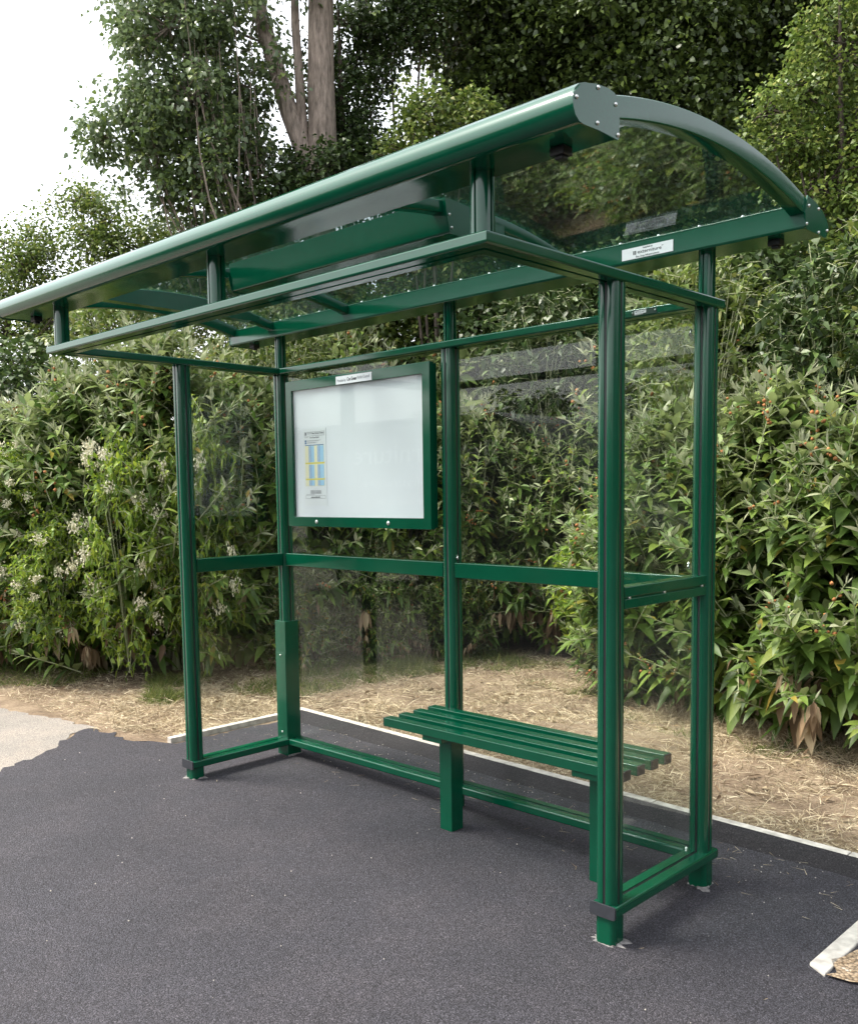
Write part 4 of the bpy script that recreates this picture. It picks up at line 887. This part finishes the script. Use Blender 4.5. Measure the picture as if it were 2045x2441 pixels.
for x in (-2.3, -5.7):
    for y in (-7.38, -5.66):
        bm = bmesh.new(); loft(bm, [[(x+.33*math.cos(a), yy, g0+.33+.33*math.sin(a)) for a in [k*math.pi/12 for k in range(24)]] for yy in (y, y+.18)]); w_ = obj('wheel', bm, TYRE, VAN, smooth=True)
        bm = bmesh.new(); loft(bm, [[(x+.2*math.cos(a), yy, g0+.33+.2*math.sin(a)) for a in [k*math.pi/12 for k in range(24)]] for yy in (y-.01, y+.19)]); obj('rim', bm, STEEL, w_, smooth=True)
bm = bmesh.new(); loft(bm, [[(x, y, g0+z) for x, z in ((-1.95, 1.28), (-2.42, 1.9), (-2.72, 2.1), (-2.95, 2.1), (-2.95, 1.28))] for y in (-5.52, -5.488)]); obj('side_window', bm, GLS, VAN)
bm = bmesh.new()
for a in (0, .09, .18):
    for x0_, x1_ in ((-2.55, -2.46), (-2.70, -2.59)): pass
for k in range(3):
    box(bm, -3.11, -3.02, -5.499, -5.492, g0+1.76+k*.1, g0+1.84+k*.1); box(bm, -3.23, -3.14, -5.499, -5.492, g0+1.76+k*.1, g0+1.84+k*.1)
obj('emblem', bm, WHT, VAN)
for st_, sz_, x_, z_, f_ in (('externiture', .36, -3.3, 1.92, 2.15), ('Bus Stop Infrastructure', .17, -3.15, 1.55, 2.1), ('www.externiture.co.uk', .13, -3.4, 1.30, 1.6)):
    text('lettering', st_, sz_, (x_, -5.495, g0+z_), (-1, 0, 0), (0, 0, 1), WHT, VAN, align='LEFT', extr=.001, fit=f_)
# ------------------------------------------------------------------ grass
def inside(px_, py_, poly):
    c = np.zeros(len(px_), bool); n = len(poly)
    for i in range(n):
        x1, y1 = poly[i]; x2, y2 = poly[(i+1) % n]
        c ^= ((y1 > py_) != (y2 > py_)) & (px_ < (x2-x1)*(py_-y1)/(y2-y1+1e-12)+x1)
    return c
def grass(name, poly, n, hmin, hmax, lie, mat, seed, w=.0016, lift=0, clump=0):
    rng = np.random.RandomState(seed); xs_ = [p[0] for p in poly]; ys_ = [p[1] for p in poly]
    if clump:
        cx = rng.uniform(min(xs_), max(xs_), clump); cy = rng.uniform(min(ys_), max(ys_), clump); k = rng.randint(0, clump, n*2)
        x = cx[k]+rng.normal(0, .075, n*2); y = cy[k]+rng.normal(0, .075, n*2)
    else: x = rng.uniform(min(xs_), max(xs_), n*2); y = rng.uniform(min(ys_), max(ys_), n*2)
    k = inside(x, y, poly); x, y = x[k][:n], y[k][:n]; n = len(x)
    z = -.012+.016*(L-np.clip(x, -6, 8))+lift
    P = np.stack([x, y, z], 1); A = rng.normal(0, 1, (n, 3))*np.array([1, 1, .25])*lie+np.array([0, 0, 1]); A[:, 2] = np.abs(A[:, 2])
    l = rng.uniform(hmin, hmax, n)
    V, T = leafset(BLADE, P, A, rng.normal(0, 1, (n, 3)), l, np.full(n, w)*rng.uniform(.7, 1.4, n), 0, .25)
    me = mesh_tris(name, V, T); me.materials.append(mat); o = bpy.data.objects.new(name, me); C.objects.link(o)
    return tag(o, kind='stuff')
strip_poly = [(-.72, .67), (9, .67), (9, 2.6), (1.5, 2.6), (.2, 3.4), (-1.4, 3.4), (-2.2, 2.0), (-2.4, .7), (-1.9, -.1), (-1.2, -.48), (-.75, -.36)]
tag(grass('dry_grass', strip_poly, 110000, .025, .08, 2.4, STRAW, 51, .0021, .012, 2600), 'short dry straw-coloured grass behind the kerb', 'grass')
tag(grass('straw_litter', strip_poly, 12000, .06, .16, 6.0, STRAW, 52, .0015, .03), 'loose straw lying on the dry grass', 'straw')
tag(grass('green_grass', [(-2.3, 1.6), (-1.5, .5), (-1.0, .9), (-.9, 2.0), (-.4, 2.9), (-1.3, 3.3), (-2.0, 2.6)], 9000, .06, .2, .8, GREENB, 53, .0018, .01, 90), 'green grass tufts at the foot of the hedge behind the left bay', 'grass')
tag(grass('weedy_grass', [(-.6, 2.5), (.2, 2.3), (1.4, 1.75), (2.2, 1.75), (3.4, 1.6), (3.4, 2.1), (1.4, 2.4), (-.2, 3.3), (-.8, 3.1)], 5000, .04, .13, 1.2, GREENB, 57, .0018, .01, 60), 'thin weedy grass where the dry grass meets the hedge on the right', 'grass')
tag(grass('grass_tufts', [(-2.5, .55), (-1.55, -.05), (-1.45, .1), (-1.6, .6), (-2.3, .9)], 2600, .05, .16, .9, GREENB, 54, .0018, .01, 14), 'small green grass tufts at the edge of the bare soil', 'grass')
tag(grass('tall_dry_grass', [(.2, 2.75), (1.2, 2.1), (3.4, 1.75), (4.5, 2.2), (2.8, 3.0), (.6, 3.4)], 16000, .08, .24, 1.2, STRAW, 55, .0016, .01), 'taller brown dry grass under the right hedge', 'grass')
tag(grass('sparse_dry_grass', [(-3.4, -.55), (-1.4, -.56), (-.8, -.42), (-1.4, .9), (-2.6, .6), (-3.2, .1)], 4200, .025, .08, 3.0, STRAW, 58, .002, .012, 260), 'sparse dry grass over the bare soil by the worn path', 'grass')
tag(grass('left_verge_grass', [(-6, -.85), (-3.0, -.5), (-2.6, -.1), (-2.9, .5), (-6, .4)], 9000, .04, .12, 1.0, GREENB, 56, .0018, .01), 'thin green verge grass at the foot of the left hedge', 'grass')
# loose grit, bits of straw and a few leaves blown onto the asphalt
rg_ = np.random.RandomState(71); n = 420
gx = rg_.uniform(-1.2, 4.6, n); gy = rg_.uniform(-3.6, .55, n); k = rg_.rand(n) < .45; gy[k] = .5-np.abs(rg_.normal(0, .16, k.sum()))
Pg = np.stack([gx, gy, -.012+.016*(L-gx)+.0055], 1)
V, T = balls(Pg, rg_.uniform(.0012, .0034, n), rg_); me = mesh_tris('loose_grit', V, T); me.materials.append(simple('pale_grit', (.40, .37, .33), .9))
o = bpy.data.objects.new('loose_grit', me); C.objects.link(o); tag(o, 'loose pale grit scattered on the dark asphalt', 'grit', kind='stuff')
m = 260; x = rg_.uniform(-1.0, 4.4, m); y = .52-np.abs(rg_.normal(0, .35, m)); Pg = np.stack([x, y, -.012+.016*(L-x)+.007], 1)
A = rg_.normal(0, 1, (m, 3))*np.array([1, 1, .03]); V, T = leafset(BLADE, Pg, A, np.tile([0, 0, 1.], (m, 1)), rg_.uniform(.012, .06, m), np.full(m, .0011), 0, 0)
me = mesh_tris('blown_straw', V, T); me.materials.append(STRAW); o = bpy.data.objects.new('blown_straw', me); C.objects.link(o); tag(o, 'short bits of straw blown onto the asphalt by the kerb', 'straw', kind='stuff')
m = 500; x = rg_.uniform(-2.6, 4.4, m); y = rg_.uniform(.7, 3.0, m)-(x < -1.0)*.9; Pg = np.stack([x, y, -.012+.016*(L-x)+.03], 1)
A = rg_.normal(0, 1, (m, 3))*np.array([1, 1, .25]); V, T = leafset(LANCE, Pg, A, rg_.normal(0, .4, (m, 3))+np.array([0, 0, 1.]), rg_.uniform(.03, .10, m), rg_.uniform(.006, .013, m), .5, .1)
me = mesh_tris('leaf_litter', V, T); me.materials.append(DRY); o = bpy.data.objects.new('leaf_litter', me); C.objects.link(o); tag(o, 'withered brown leaves fallen on the dry grass', 'leaf litter', kind='stuff')
